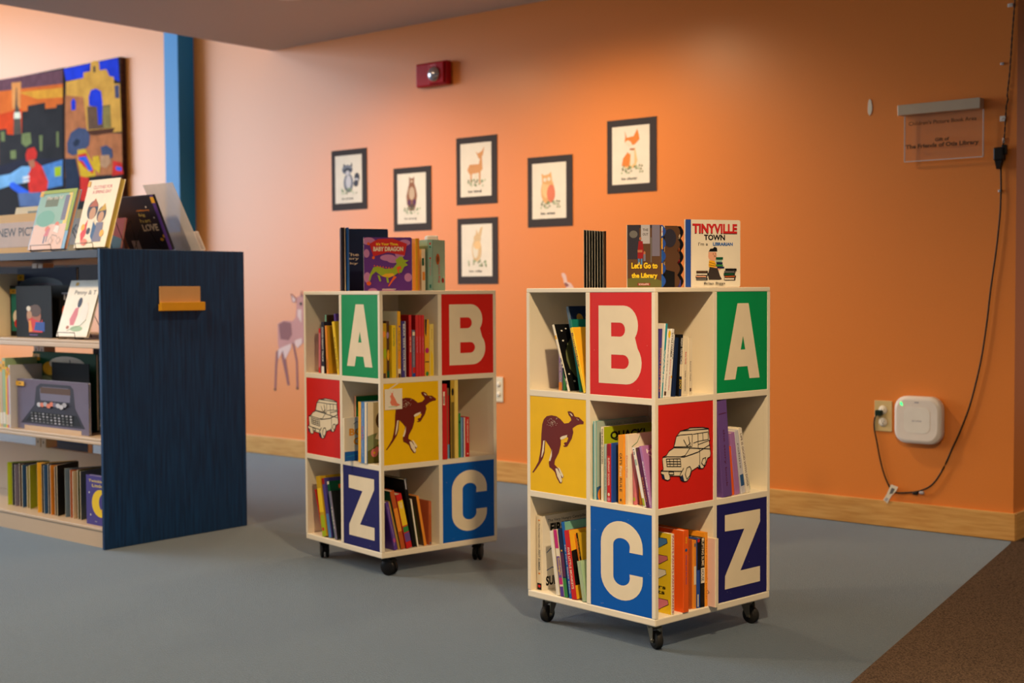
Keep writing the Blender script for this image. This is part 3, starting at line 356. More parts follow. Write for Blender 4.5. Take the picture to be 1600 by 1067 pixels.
PAINT1=[('p','dusk',[(-8.08,2.773),(-7.148,2.754),(-7.151,2.647),(-8.084,2.682)]),('p','sunset',[(-8.084,2.682),(-7.151,2.647),(-7.157,2.474),(-8.091,2.499)]),('p','ember',[(-8.091,2.499),(-7.741,2.513),(-7.749,2.303),(-8.097,2.346)]),('p','sunset2',[(-7.793,2.645),(-7.152,2.618),(-7.155,2.546),(-7.514,2.566)]),('p','glow',[(-7.888,2.73),(-7.747,2.723),(-7.764,2.515),(-7.884,2.526)]),('p','tower',[(-7.82,2.686),(-7.809,2.684),(-7.808,2.549),(-7.784,2.517),(-7.765,2.47),(-7.754,2.304),(-7.875,2.313),(-7.863,2.479),(-7.844,2.522)]),('p','cream',[(-7.857,2.493),(-7.765,2.488),(-7.761,2.44),(-7.864,2.445)]),('p','city',[(-8.096,2.377),(-7.978,2.375),(-7.974,2.321),(-7.72,2.316),(-7.716,2.413),(-7.659,2.431),(-7.655,2.527),(-7.405,2.529),(-7.403,2.445),(-7.313,2.445),(-7.247,2.424),(-7.244,2.497),(-7.156,2.496),(-7.172,2.026),(-8.11,2.024)]),('p','citylit',[(-8.067,2.359),(-8.008,2.357),(-8.005,2.278),(-8.064,2.282)]),('p','citylit',[(-7.748,2.318),(-7.621,2.316),(-7.61,2.233),(-7.695,2.209),(-7.757,2.244)]),('p','citylit',[(-7.497,2.284),(-7.447,2.283),(-7.457,2.162),(-7.49,2.165)]),('p','citylit',[(-7.251,2.293),(-7.219,2.291),(-7.223,2.175),(-7.25,2.177)]),('p','citylit',[(-7.926,2.196),(-7.839,2.197),(-7.841,2.129),(-7.922,2.132)]),('p','night',[(-8.107,2.086),(-7.727,2.121),(-7.17,2.084),(-7.174,1.968),(-8.11,2.009)]),('p','sky',[(-8.11,2.009),(-7.933,2.014),(-7.758,2.063),(-7.63,2.055),(-7.621,1.935),(-7.936,1.922),(-8.114,1.901)]),('p','denim2',[(-7.491,2.046),(-7.17,2.077),(-7.177,1.881),(-7.429,1.865)]),('p','lime',[(-7.287,2.026),(-7.193,2.027),(-7.196,1.955),(-7.284,1.953)]),('p','cobalt2',[(-7.95,1.938),(-7.892,1.95),(-7.624,1.846),(-7.639,1.816),(-7.794,1.847),(-7.937,1.907)]),('p','redcoat',[(-7.675,1.983),(-7.559,2.095),(-7.464,2.045),(-7.377,1.921),(-7.402,1.849),(-7.652,1.847)]),('p','redcoat',[(-7.697,2.149),(-7.668,2.192),(-7.569,2.2),(-7.529,2.153),(-7.544,2.109),(-7.685,2.096)]),('p','skin',[(-7.665,2.102),(-7.572,2.104),(-7.56,2.051),(-7.631,2.033)]),('p','white',[(-7.746,1.98),(-7.647,1.984),(-7.642,1.966),(-7.744,1.96)]),('p','white',[(-7.745,1.95),(-7.648,1.955),(-7.649,1.937),(-7.74,1.93)]),('p','steel2',[(-7.823,1.856),(-7.457,1.845),(-7.488,1.735),(-7.798,1.749)])]
PAINT2=[('p','ultra',[(-7.137,2.756),(-6.423,2.757),(-6.409,2.584),(-6.573,2.643),(-6.768,2.762),(-6.873,2.661),(-7.106,2.664)]),('p','adobe',[(-7.106,2.656),(-6.873,2.661),(-6.871,2.7),(-6.782,2.7),(-6.773,2.763),(-6.717,2.773),(-6.663,2.753),(-6.657,2.694),(-6.571,2.691),(-6.536,2.639),(-6.48,2.626),(-6.477,2.577),(-6.405,2.57),(-6.391,2.225),(-7.132,2.255)]),('p','adobe2',[(-7.122,2.557),(-6.877,2.519),(-6.834,2.26),(-6.391,2.211),(-6.388,1.921),(-7.143,1.937)]),('p','slate2',[(-6.473,2.563),(-6.415,2.564),(-6.413,2.467),(-6.466,2.472)]),('p','darkbell',[(-6.739,2.731),(-6.714,2.731),(-6.713,2.686),(-6.738,2.686)]),('p','darkdoor',[(-6.828,2.444),(-6.628,2.432),(-6.53,2.43),(-6.523,2.263),(-6.821,2.273)]),('p','ultra',[(-6.806,2.512),(-6.779,2.559),(-6.711,2.566),(-6.645,2.539),(-6.628,2.453),(-6.642,2.301),(-6.687,2.297),(-6.698,2.432),(-6.803,2.448)]),('p','ultra',[(-7.043,2.499),(-7.011,2.525),(-6.981,2.498),(-6.983,2.436),(-7.04,2.435)]),('p','ochre3',[(-6.628,2.425),(-6.53,2.423),(-6.528,2.263),(-6.621,2.271)]),('p','darkwood',[(-6.859,2.269),(-6.474,2.259),(-6.512,2.227),(-6.734,2.224),(-6.81,2.237)]),('p','hat',[(-7.108,2.195),(-7.053,2.27),(-6.948,2.301),(-6.846,2.282),(-6.797,2.229),(-6.812,2.159),(-6.916,2.11),(-7.033,2.096),(-7.103,2.123)]),('p','hat2',[(-7.03,2.19),(-6.977,2.221),(-6.926,2.203),(-6.952,2.169),(-7.005,2.159)]),('p','amber',[(-6.966,2.135),(-6.864,2.137),(-6.827,2.089),(-6.741,1.999),(-6.731,1.927),(-6.922,1.924),(-6.969,2.07)]),('p','redcoat',[(-6.962,2.099),(-6.852,2.105),(-6.816,2.046),(-6.755,1.971),(-6.768,1.944),(-6.893,2.008),(-6.956,2.055)]),('p','cobalt2',[(-6.955,2.081),(-6.853,2.08),(-6.767,1.972),(-6.818,1.968),(-6.892,2.044),(-6.948,2.058)]),('p','hat',[(-6.662,2.134),(-6.588,2.143),(-6.515,2.109),(-6.505,2.053),(-6.554,2.029),(-6.64,2.048)]),('p','skin2',[(-6.664,2.071),(-6.553,2.07),(-6.53,2.013),(-6.593,1.975),(-6.666,1.994)]),('p','redcoat',[(-6.505,2.025),(-6.397,2.004),(-6.376,1.92),(-6.521,1.915)]),('p','cobalt2',[(-6.47,1.981),(-6.398,1.97),(-6.399,1.942),(-6.466,1.953)]),('p','amber',[(-6.764,2.071),(-6.689,2.073),(-6.666,2.008),(-6.681,1.939),(-6.766,2)]),('p','hat2',[(-7.138,2.082),(-6.994,2.072),(-6.947,1.94),(-6.964,1.812),(-7.134,1.821)]),('p','redcoat',[(-6.934,1.939),(-6.82,1.918),(-6.825,1.748),(-6.94,1.754)])]

# ================================================================ the room
S = 'structure'
RZ = (0, 0, WA)
def rbuild(mb, name, **kw): return mb.build(name, loc=K, rot=RZ, **kw)
LINE = [(0.001,-.075),(0.361,-2.30),(1.05,-6.6)]
rbuild(MB().prism([(-12,-9),(1.43,-9),LINE[2],LINE[1],LINE[0],(-.012,-.03),(-.012,.0),(-.012,5),(-12,5)], -.1, 0, M_CARPET), 'floor', kind=S)
rbuild(MB().prism([(1.43,-9),(6,-9),(6,5),(-.012,5),(-.012,0),(-.012,-.03),LINE[0],LINE[1],LINE[2]], -.1, .003, M_BROWN), 'floor', kind=S)
rbuild(MB().box(-12,-.014,0,.15,0,4.6,M_WALL), 'wall_back', kind=S)
rbuild(MB().box(-.164,-.014,.15,5,0,4.6,M_WALL), 'wall_right', kind=S)
rbuild(MB().box(-12.15,-12,-9,.15,0,4.6,M_WALL), 'wall_left', kind=S)
rbuild(MB().box(-4.775,6,-9,5,CEIL,CEIL+.45,M_CEIL), 'ceiling', kind=S)
rbuild(MB().box(-12,-4.775,-9,.15,4.5,4.6,M_CEIL), 'ceiling', kind=S)
rbuild(MB().cbox(-12,-.001,-.014,0,.002,.119,M_MAPLE,.003), 'baseboard_back', kind=S)
rbuild(MB().cbox(-.014,0,.0005,5,.002,.119,M_MAPLE,.003), 'baseboard_right', kind=S)
rbuild(MB().box(-5.755,-5.60,-.13,0,0,4.5,M_COLBLUE), 'column', label='tall bright blue square column against the wall right of the paintings', cat='column')
M_BULB = glow_mat('lamp_glow', (255,214,170), 6)
for i, (x_, y_, p_) in enumerate(DOWN):
    e = empty('recessed_downlight', room(x_, y_, CEIL), WA, 'round recessed ceiling downlight, '+['close to the orange wall above the fox print','close to the orange wall above the bear print','above the near bookcase','nearest the low shelving','above the brown carpet','farthest from the orange wall','added right of the wall corner to brighten its side'][i], 'ceiling light', 'recessed ceiling downlights')
    MB().lathe([(.075,-.008),(.095,-.008),(.1,-.001),(.075,-.001)], 'white').build('trim_ring', e)
    MB().lathe([(.0,-.003),(.07,-.003),(.07,-.001)], M_BULB).build('lens', e)

# ================================================================ bookcases
SD, HT = .54875, .99516
P_LO, P_HI = .2655, .2825
SHELF = [(0,.023),(.327,.347),(.651,.671),(.981,HT)]
def U(pts, x0, x1, t0, b0, t1, b1):
    out = []
    for x, y in pts:
        u = (x-x0)/(x1-x0); t = t0+(t1-t0)*u; b = b0+(b1-b0)*u; out.append((u, (b-y)/(b-t)))
    return out
def arc(cx, cy, rx, ry, a0, a1, n=10): return [(cx+rx*math.cos(R(a0+(a1-a0)*i/n)), cy+ry*math.sin(R(a0+(a1-a0)*i/n))) for i in range(n+1)]
def letter_geo(ch):
    if ch == 'A': return [([(.145,.126),(.36,.126),(.40,.25),(.60,.25),(.64,.126),(.845,.126),(.62,.885),(.40,.885)], [[(.465,.42),(.555,.42),(.51,.555)]])]
    if ch == 'Z': return [([(.16,.885),(.86,.885),(.86,.755),(.465,.285),(.86,.285),(.86,.125),(.16,.125),(.165,.262),(.54,.71),(.16,.72)], [])]
    if ch == 'B':
        o = [(.147,.118)]+[(.60,.118)]+arc(.60,.325,.243,.207,-90,42,10)+arc(.56,.685,.227,.189,-38,90,10)+[(.147,.874)]
        h1 = [(.355,.565),(.355,.71)][::-1]+[]; h1 = [(.355,.575)]+arc(.50,.6425,.08,.0675,-90,90,8)+[(.355,.71)]
        h2 = [(.355,.265)]+arc(.55,.3325,.09,.0675,-90,90,8)+[(.355,.40)]
        return [(o, [h1, h2])]
    if ch == 'C':
        outer = arc(.515,.66,.34,.237,0,90,8)+arc(.515,.66,.34,.237,90,180,8)+arc(.515,.345,.34,.232,180,270,8)+arc(.515,.345,.34,.232,270,360,8)
        outer = [(.855,.60)]+outer[0:]+[(.855,.385)]
        inner = [(.645,.385)]+arc(.515,.345,.135,.085,0,-90,6)+arc(.515,.345,.135,.085,-90,-180,6)+arc(.515,.655,.135,.075,180,90,6)+arc(.515,.655,.135,.075,90,0,6)+[(.645,.60)]
        return [(outer+inner, [])]
ROO = [(305,157),(322,155),(340,168),(347,186),(352,190),(375,194),(390,210),(403,222),(401,237),(380,238),(362,244),(345,256),(335,265),(340,290),(330,330),(312,362),(302,380),(286,384),(276,376),(290,372),(281,362),(286,354),(300,352),(309,326),(300,318),(280,330),(263,340),(262,370),(250,420),(225,470),(222,495),(245,520),(268,545),(280,568),(276,580),(266,583),(271,600),(266,616),(254,614),(236,580),(225,545),(206,524),(190,512),(186,484),(196,455),(202,400),(186,372),(165,342),(160,420),(150,455),(130,490),(108,522),(88,549),(80,547),(100,515),(120,478),(130,430),(137,380),(140,300),(146,240),(156,208),(175,188),(205,182),(235,188),(260,205),(285,234),(312,230),(328,212),(324,196),(312,180)]
ROOW = [[(258,325),(270,315),(303,306),(300,320),(280,332),(262,338)],[(152,345),(161,342),(155,410),(146,440),(138,455)],[(207,400),(206,440),(196,475),(187,470),(196,440)],[(228,520),(240,520),(262,560),(270,600),(262,612),(255,600),(240,570)],[(244,510),(256,520),(278,565),(275,580),(262,560)],[(360,200),(372,208),(374,214),(364,208)]]
JEEPB = [(985,318),(1008,285),(1060,270),(1066,264),(1150,262),(1187,270),(1188,296),(1195,345),(1190,352),(1200,430),(1196,450),(1180,458),(1168,500),(1150,524),(1125,524),(1118,514),(1080,538),(1068,580),(1050,603),(1030,606),(1012,596),(1005,570),(945,568),(948,588),(932,597),(914,590),(908,560),(892,554),(893,534),(906,526),(901,470),(903,448),(925,436),(940,410),(968,390),(976,360)]
JEEPL = [[(985,318),(1010,310),(1085,305),(1082,385),(970,384),(985,318)],[(1090,306),(1184,292),(1186,340),(1120,352),(1092,362)],[(1120,300),(1122,400)],[(1150,296),(1152,345)],[(1122,372),(1195,345)],[(1130,400),(1132,500)],[(968,390),(1070,392),(1040,440),(1012,448)],[(903,450),(930,446),(1010,448),(1030,450)],[(925,460),(1010,460),(1014,510),(930,508),(925,460)],[(928,476),(1012,478)],[(930,492),(1012,494)],[(945,460),(948,508)],[(968,460),(970,508)],[(990,460),(992,508)],[(892,536),(1020,540),(1030,520)],[(940,542),(968,542),(970,560),(942,560),(940,542)],[(1040,560),(1050,520),(1068,510),(1078,530),(1068,570),(1050,590),(1040,560)],[(1142,490),(1150,462),(1168,455),(1170,480),(1158,508),(1142,490)],[(1070,392),(1196,400)],[(1030,450),(1118,420),(1196,372)],[(1010,283),(1186,272)],[(1060,320),(1070,380)],[(1030,340),(1050,382),(1072,360)],[(1012,596),(1008,560),(1030,520)]]
JEEP2 = [(1028,306),(1018,310),(1044,318),(1050,344)]
def panel_art(kind):
    out = []
    if kind == 'kangaroo':
        q = (68, 418, 58, 660, 85, 710)
        out.append(('roo', U(ROO, *q)))
        for w in ROOW: out.append(('cream', U(w, *q)))
        random.seed(3)
        for _ in range(38):
            x, y = random.gauss(212, 15), random.gauss(232, 13); out.append(('cream', U([(x-1.6,y-1.2),(x+1.6,y-1.2),(x+1.6,y+1.2),(x-1.6,y+1.2)], *q)))
        out.append(('cream', U([(318,166),(332,172),(340,186),(334,186)], *q)))
        out.append(('black', U([(366,204),(370,204),(370,209),(366,209)], *q)))
    return out
def make_panel(parent, pl_kind, x0, z0, w, h, color, kind, face, name, label):
    """panel in a cell of one face; face R = plane y=0, L = plane x=0, B/Q the two faces turned away"""
    mb = MB(); rec = .0015; th = .012
    if face == 'R': mb.box(x0, x0+w, rec, rec+th, z0, z0+h, color); pl = Plane((x0, rec, z0), XA, ZA)
    elif face == 'L': mb.box(rec, rec+th, x0, x0+w, z0, z0+h, color); pl = Plane((rec, x0+w, z0), -YA, ZA)
    elif face == 'B': mb.box(x0, x0+w, SD-rec-th, SD-rec, z0, z0+h, color); pl = None
    else: mb.box(SD-rec-th, SD-rec, x0, x0+w, z0, z0+h, color); pl = None
    p = mb.build(name, parent, label=label)
    if kind and pl:
        a = MB()
        if len(kind) == 1:
            for o, hs in letter_geo(kind): a.poly(pl, [(x*w, y*h) for x, y in o], 'cream', .0005, [[(x*w, y*h) for x, y in hh] for hh in hs])
            random.seed(ord(kind))
            for _ in range(7):
                sx, sy = random.random()*w, random.random()*h; a.poly(pl, [(sx,sy),(sx+.0016,sy+.0004),(sx+.001,sy+.0018)], 'cream', .0004)
            a.build('letter', p)
        elif kind == 'kangaroo':
            o = .0004
            for c, pts in panel_art('kangaroo'): a.poly(pl, [(x*w, y*h) for x, y in pts], c, o); o += .00004
            a.build('kangaroo_picture', p)
        else:
            q = (877, 1217, 120, 778, 92, 725)
            a.poly(pl, [(x*w, y*h) for x, y in U(JEEPB, *q)], 'cream', .0004)
            a.art(pl, w, h, [('l','black',U(l, *q),.0082) for l in JEEPL]+[('l','black',U(JEEPB+JEEPB[:1], *q),.0075)], .0007, .00004)
            a.art(pl, w, h, [('p','navy',U(l, *q)) for l in ([(895,560),(910,562),(916,590),(900,585)],[(1010,575),(1022,560),(1034,604),(1016,598)],[(1122,500),(1132,505),(1136,522),(1124,520)])], .0018, .00004)
            a.build('car_picture', p)
    return p
def make_bookcase(X, Y, A, zb, which):
    rz = A-math.pi/2
    e = empty('rolling_bookcase', (X, Y, 0), rz, {'near': 'large near white cube bookcase on casters with red letter B left of its corner', 'far': 'farther white cube bookcase on casters with green letter A left of its corner'}[which], 'bookcase', 'rotating alphabet bookcases')
    t = .014
    def post(x0,x1,y0,y1): MB().cbox(x0,x1,y0,y1,zb+SHELF[0][1],zb+SHELF[3][0],M_BOARD,.0012).build('corner_post', e)
    # edge strips at the four corners and full dividers through the middle
    for x0,x1,y0,y1 in ((0,t,0,t),(SD-t,SD,0,t),(0,t,SD-t,SD),(SD-t,SD,SD-t,SD)): post(x0,x1,y0,y1)
    dv = MB(); z0, z1 = zb+SHELF[0][1], zb+SHELF[3][0]
    dv.cbox(P_LO, P_HI, 0, SD, z0, z1, M_BOARD, .001); dv.cbox(0, P_LO, P_LO, P_HI, z0, z1, M_BOARD, .001); dv.cbox(P_HI, SD, P_LO, P_HI, z0, z1, M_BOARD, .001)
    dv.build('divider', e)
    MB().cbox(0,SD,0,SD,zb,zb+SHELF[0][1],M_BOARD,.0035).build('base_board', e)
    MB().cbox(0,SD,0,SD,zb+SHELF[3][0],zb+HT,M_BOARD,.0025).build('top_board', e)
    for k in (1,2): MB().cbox(.0003,SD-.0003,.0003,SD-.0003,zb+SHELF[k][0],zb+SHELF[k][1],M_BOARD,.0015).build('shelf', e)
    a0, a1, b0, b1 = t, P_LO, P_HI, SD-t
    rows = [(SHELF[2][1],SHELF[3][0]),(SHELF[1][1],SHELF[2][0]),(SHELF[0][1],SHELF[1][0])]
    cols = dict(A='panelgreen', B='panelred', C='panelblue', Z='panelnavy', kangaroo='panelyellow', car='panelred')
    # (face, near or far half of that face, row, art)
    if which == 'near': spec = [('L','n',0,'B'),('R','f',0,'A'),('L','f',1,'kangaroo'),('R','n',1,'car'),('L','n',2,'C'),('R','f',2,'Z')]
    else: spec = [('L','n',0,'A'),('R','f',0,'B'),('L','f',1,'car'),('R','n',1,'kangaroo'),('L','n',2,'Z'),('R','f',2,'C')]
    for face, half, r, kd in spec:
        x0, x1 = (a0,a1) if half == 'n' else (b0,b1); z0, z1 = zb+rows[r][0], zb+rows[r][1]
        cn = {'A':'green','B':'red','C':'blue','Z':'navy','kangaroo':'yellow','car':'red'}[kd]
        nm = 'letter_panel' if len(kd) == 1 else 'picture_panel'
        make_panel(e, 0, x0, z0, x1-x0, z1-z0, cols[kd], kd, face, nm, '%s panel with a cream %s' % (cn, ('letter '+kd) if len(kd) == 1 else ('and brown kangaroo' if kd == 'kangaroo' else 'line drawn car')))
    for face in 'BQ':
        for r in range(3):
            half = ('n' if r == 1 else 'f') if face == 'B' else ('f' if r == 1 else 'n')
            if face == 'Q': half = 'f' if r != 1 else 'n'
            x0, x1 = (a0,a1) if half == 'n' else (b0,b1)
            if face == 'B': x0, x1 = (b0,b1) if r == 1 else (a0,a1)
            if face == 'Q': x0, x1 = (a0,a1) if r == 1 else (b0,b1)
            make_panel(e, 0, x0, zb+rows[r][0], x1-x0, rows[r][1]-rows[r][0], M_BOARD, None, face, 'back_panel', None)
    # casters
    ins = .052
    for i, (cx, cy, sw_) in enumerate(((ins,ins,R(205)),(ins,SD-ins,R(140)),(SD-ins,ins,R(250)),(SD-ins,SD-ins,R(20)))):
        if which == 'near': sw_ = [R(292), R(228), R(318), R(20)][i]
        else: sw_ = [R(330), R(285), R(255), R(60)][i]
        c = MB(); r = .0275 if which == 'near' else .031; w = .011 if which == 'near' else .0145
        d = Vector((math.cos(sw_-rz), math.sin(sw_-rz), 0)); sd = Vector((-d.y, d.x, 0)); off = d*.016
        if which == 'near':
            c.cbox(cx-.024,cx+.024,cy-.022,cy+.022,zb-.004,zb,mat('metal',.35,.8),.001)
            c.lathe([(.016,-.02),(.02,-.014),(.02,-.004)], mat('metal',.35,.8), (cx,cy,zb))
            for s_ in (-1,1):
                q = sd*s_*(w+.004); b = Vector((cx,cy,0))+q
                L = [b-d*.014+ZA*(zb-.012), b+d*.02+ZA*(zb-.012), b+off+d*.007+ZA*(r-.006), b+off-d*.006+ZA*(r-.006)]
                L2 = [p+sd*s_*.002 for p in L]
                c.add(L+L2, [(0,1,2,3),(7,6,5,4),(0,4,5,1),(1,5,6,2),(2,6,7,3),(3,7,4,0)], mat('metal',.35,.8))
            c.lathe([(.004,-w-.008),(.004,w+.008)], mat('metal',.3,.9), Vector((cx,cy,r))+off, sd, 10)
            co = c.build('caster', e)
            MB().lathe([(.010,-w),(.019,-w),(.020,-w+.002),(r-.003,-w+.001),(r,-w+.005),(r,w-.005),(r-.003,w-.001),(.020,w-.002),(.019,w),(.010,w)], mat('rubber',.6), Vector((cx,cy,r))+off, sd, 28).build('wheel', co)
        else:
            c.lathe([(.012,-.02),(.012,0)], 'plastic', (cx,cy,zb))
            pts = [(r*1.08*math.cos(R(a)), r*1.08*math.sin(R(a))) for a in range(-10, 181, 10)]+[(-r*.5,-r*.2)]
            O = Vector((cx,cy,r+.002))+off
            c.prism(pts, -.004, .004, mat('plastic',.35), T=lambda x,y,z: O+d*x+ZA*y+sd*z)
            c.prism([(x*.98,y*.98) for x,y in pts if y > r*.62] or pts, -w-.004, w+.004, mat('plastic',.35), T=lambda x,y,z: O+d*x+ZA*y+sd*z)
            co = c.build('caster', e)
            for s_ in (-1,1):
                MB().lathe([(.004,-.0055),(r-.004,-.0055),(r,-.002),(r,.003),(r-.003,.0055),(.006,.0045)], mat('plastic',.4), Vector((cx,cy,r))+off+sd*s_*(w-.004), sd, 28).build('wheel', co)
    return e
NB = (.41568, 3.85698, 2.30815, .07967); FB = (-.48765, 4.90025, 2.25612, .07342)
make_bookcase(*NB, 'near'); make_bookcase(*FB, 'far')

def book_mesh(t, h, d, sc, dc, sa, da, side, x0=0.0, pages=True):
    """cover wrapped round three sides; spine at y=0 facing -Y; side 'R' or 'L' shows cover art"""
    c = min(.0022, t*.2); ch = min(t*.22, .002); sm = mat(sc, .42); dm = mat(dc, .4)
    P = [(0,d),(0,ch),(ch*.6,0),(t-ch*.6,0),(t,ch),(t,d),(t-c,d),(t-c,c),(c,c),(c,d)]
    P = [(x+x0,y) for x,y in P]
    ms = [dm if side == 'L' else sm, sm, sm, sm, dm if side == 'R' else sm, sm, sm, sm, sm, sm]
    b = MB().prism(P, 0, h, sm, ms=ms)
    b.art(Plane((x0+ch*.6,0,0), XA, ZA), t-ch*1.2, h, sa, .0003, .00006)
    pl = Plane((x0+t, ch, 0), YA, ZA) if side == 'R' else Plane((x0, d, 0), -YA, ZA)
    b.art(pl, d-ch, h, da, .0003, .00006)
    pg = MB().box(x0+c*1.02, x0+t-c*1.02, c*1.05, d-.003, .003, h-.003, mat('pagewhite', .8)) if pages else None
    return b, pg
CELLS = {}
GRP = {('N',1,'L'):'books above the kangaroo on the near bookcase', ('N',1,'R'):'books between letters B and A on the near bookcase', ('N',2,'L'):'books between kangaroo and car on the near bookcase', ('N',2,'R'):'books right of the car on the near bookcase', ('N',3,'L'):'books left of letter C on the near bookcase', ('N',3,'R'):'books left of letter Z on the near bookcase',
 ('F',1,'L'):'books left of letter A on the far bookcase', ('F',1,'R'):'books between letters A and B on the far bookcase', ('F',2,'L'):'books between car and kangaroo on the far bookcase', ('F',2,'R'):'books right of the kangaroo on the far bookcase', ('F',3,'L'):'books left of letter Z on the far bookcase', ('F',3,'R'):'books left of letter C on the far bookcase'}
for (case,row,face,u0,t,h,ln,ins,dep,sc,dc,sa,da,lab) in TABLE:
    X, Y, A, zb = NB if case == 'N' else FB
    L = Vector((math.cos(A),math.sin(A),0)); Rr = Vector((math.cos(A-math.pi/2),math.sin(A-math.pi/2),0))
    if face == 'L': o = Vector((X,Y,0))+L*SD; d = -L; inw = Rr; rz = A-math.pi
    else: o = Vector((X,Y,0)); d = Rr; inw = L; rz = A-math.pi/2
    z = zb+{1:.671,2:.347,3:.023}[row]+.0004
    a = R(ln); piv = u0 if ln >= 0 else u0+t*math.cos(a)
    b, pg = book_mesh(t, h, dep, sc, dc, sa, da, 'R' if face == 'L' else 'L', 0 if ln >= 0 else -t)
    ob = b.build('book', None, o+d*piv+inw*(max(ins,-.04)+.001)+ZA*z, (0,-a,rz), lab, 'book', GRP[(case,row,face)])
    pg.build('pages', ob)

# ================================================================ things standing on the bookcases
def board_leaf(w, h, th, color, items, ang, scallop=False, x0=0):
    """one stiff board hinged at the spine (origin), turned by ang towards the back"""
    pts = [(x0,0)]
    if scallop:
        n = 5
        for i in range(n):
            pts += [(w+.010*math.sin(math.pi*k/6), h*(i+k/6)/n) for k in range(6)]
        pts.append((w, h))
    else:
        r = .006; pts += [(w-r,0)]+arc(w-r,r,r,r,-90,0,4)+arc(w-r,h-r,r,r,0,90,4)
    pts.append((x0, h))
    ca, sa_ = math.cos(ang), math.sin(ang)
    T = lambda x, y, z: (x*ca-z*sa_*-1*-1, x*sa_+z*ca, y)
    T = lambda x, y, z: (x*ca-z*sa_, x*sa_+z*ca, y)
    # prism in (x,height) plane; z = thickness to the back
    mb = MB(); n = len(pts)
    vs = [T(x,y,0) for x,y in pts]+[T(x,y,th) for x,y in pts]
    tri = tessellate_polygon([[Vector((x,y,0)) for x,y in pts]])
    mb.add(vs, [tuple(t) for t in tri]+[tuple(reversed([i+n for i in t])) for t in tri], mat(color, .35))
    for i in range(n):
        j = (i+1) % n; mb.add([vs[j],vs[i],vs[i+n],vs[j+n]], [(0,1,2,3)], mat('pagewhite', .6))
    pl = Plane((0,0,0), Vector((ca,sa_,0)), ZA)
    mb.art(pl, w, h, items, .0003, .00012)
    return mb
ZN = NB[3]+HT+.0006; ZF = FB[3]+HT+.0006
# Let's Go to the Library
e = empty('board_book', (.3465,3.985,ZN), R(2), 'photo covered board book with yellow title letters, scalloped pages fanned open', 'book', 'board books on top of the near bookcase')
lib = [('r','brown',0,.1,1,.95),('r','charcoal',0,.45,.35,1),('r','silver',.4,.7,.66,1),('t','darkink','THE',.45,.9,.04,.16),('t','darkink','OUT',.45,.83,.04,.16),('r','grey',.68,.4,.71,.8),('r','slate',.72,.5,.95,1),('e','grey',.18,.85,.12,.06),
 ('e','skin',.38,.78,.035,.025),('p','crimson',[(.30,.58),(.33,.74),(.45,.74),(.48,.55),(.44,.46),(.3,.46)]),('r','skin',.3,.56,.44,.6),('r','denim2',.31,.36,.36,.46),('r','denim2',.39,.36,.44,.46),('e','skin',.5,.55,.03,.03),('r','slate',.47,.42,.53,.53),
 ('p','olive',[(0,0),(1,0),(1,.1),(.6,.2),(0,.14)]),('t','yellow',"*Let's Go to",.12,.3,.1,.76),('t','yellow','*the Library',.12,.13,.1,.76),('r','crimson',.3,.03,.66,.07),('t','white','SCHOLASTIC',.33,.037,.026,.3)]
board_leaf(.103,.187,.0024,'charcoal',lib,0).build('cover', e)
tabs = lambda w: [('e','cobalt' if i % 2 == 0 else 'amber',1.0,(i+.5)/5,.1,.09) for i in range(4)]+[('e','white',.96,.9,.1,.08),('t','red','read',.9,.88,.03,.1)]
board_leaf(.108,.187,.0024,'blue',tabs(1),R(5),True).build('page', e)
board_leaf(.165,.186,.0024,'brown',[('r','beige',.6,.3,.75,1),('r','silver',.5,.4,.58,1),('p','black',[(0,0),(.95,0),(.95,.25),(.7,.3),(.5,.2),(0,.35)]),('e','charcoal',.85,.8,.13,.15),('e','brown',.8,.5,.1,.1)],R(17),True).build('page', e)
board_leaf(.19,.186,.0024,'black',[('e','rust',.93,.62,.05,.06),('e','crimson',.93,.44,.05,.06),('e','beige',.93,.84,.06,.06),('r','indigo',.6,.0,1,.12)],R(24),True).build('page', e)
board_leaf(.19,.187,.0024,'cobalt',[('l','skyp',[(.8,.05),(.95,.15)],.01)],R(31),True).build('back_cover', e)
# Tinyville Town
e = empty('board_book', (.5345,4.105,ZN), R(21), 'white board book with a big red title and a drawn librarian carrying books', 'book', 'board books on top of the near bookcase')
W_, H_ = .196, .209
def outline_text(s, x, y, h, w): return [('t','black',s,x-.006,y-.012,h*1.08,w*1.01),('t','red',s,x,y,h,w)]
tv = outline_text('*TINYVILLE', .14, .80, .14, .80)+[('t','black','*TOWN',.34,.695,.085,.38),('t','darkink',"I'm a",.24,.615,.05,.17),('t','cobalt','*LIBRARIAN',.50,.615,.05,.36),
 ('p','black',[(.42,.52),(.45,.57),(.5,.575),(.53,.6),(.57,.585),(.58,.53),(.56,.53),(.44,.53)]),('p','peach',[(.42,.52),(.56,.525),(.57,.46),(.555,.40),(.48,.39),(.43,.42),(.415,.45)]),('l','black',[(.52,.47),(.55,.46),(.52,.45)],.006),('r','black',.5,.485,.51,.5),('r','black',.54,.485,.55,.5),
 ('p','amber',[(.43,.40),(.53,.39),(.56,.33),(.58,.30),(.44,.28),(.42,.32)]),('l','black',[(.43,.37),(.55,.34)],.006),('l','black',[(.43,.33),(.57,.31)],.006),('p','peach',[(.54,.31),(.62,.27),(.66,.28),(.58,.24),(.5,.26)]),
 ('p','darkink',[(.44,.30),(.58,.28),(.63,.16),(.66,.12),(.62,.11),(.42,.11),(.41,.2)]),
 ('r','forest',.55,.41,.68,.445),('r','teal2',.55,.375,.66,.405),('r','navy',.56,.34,.67,.37),('r','green',.55,.31,.68,.335),('r','navy',.57,.28,.7,.305)]
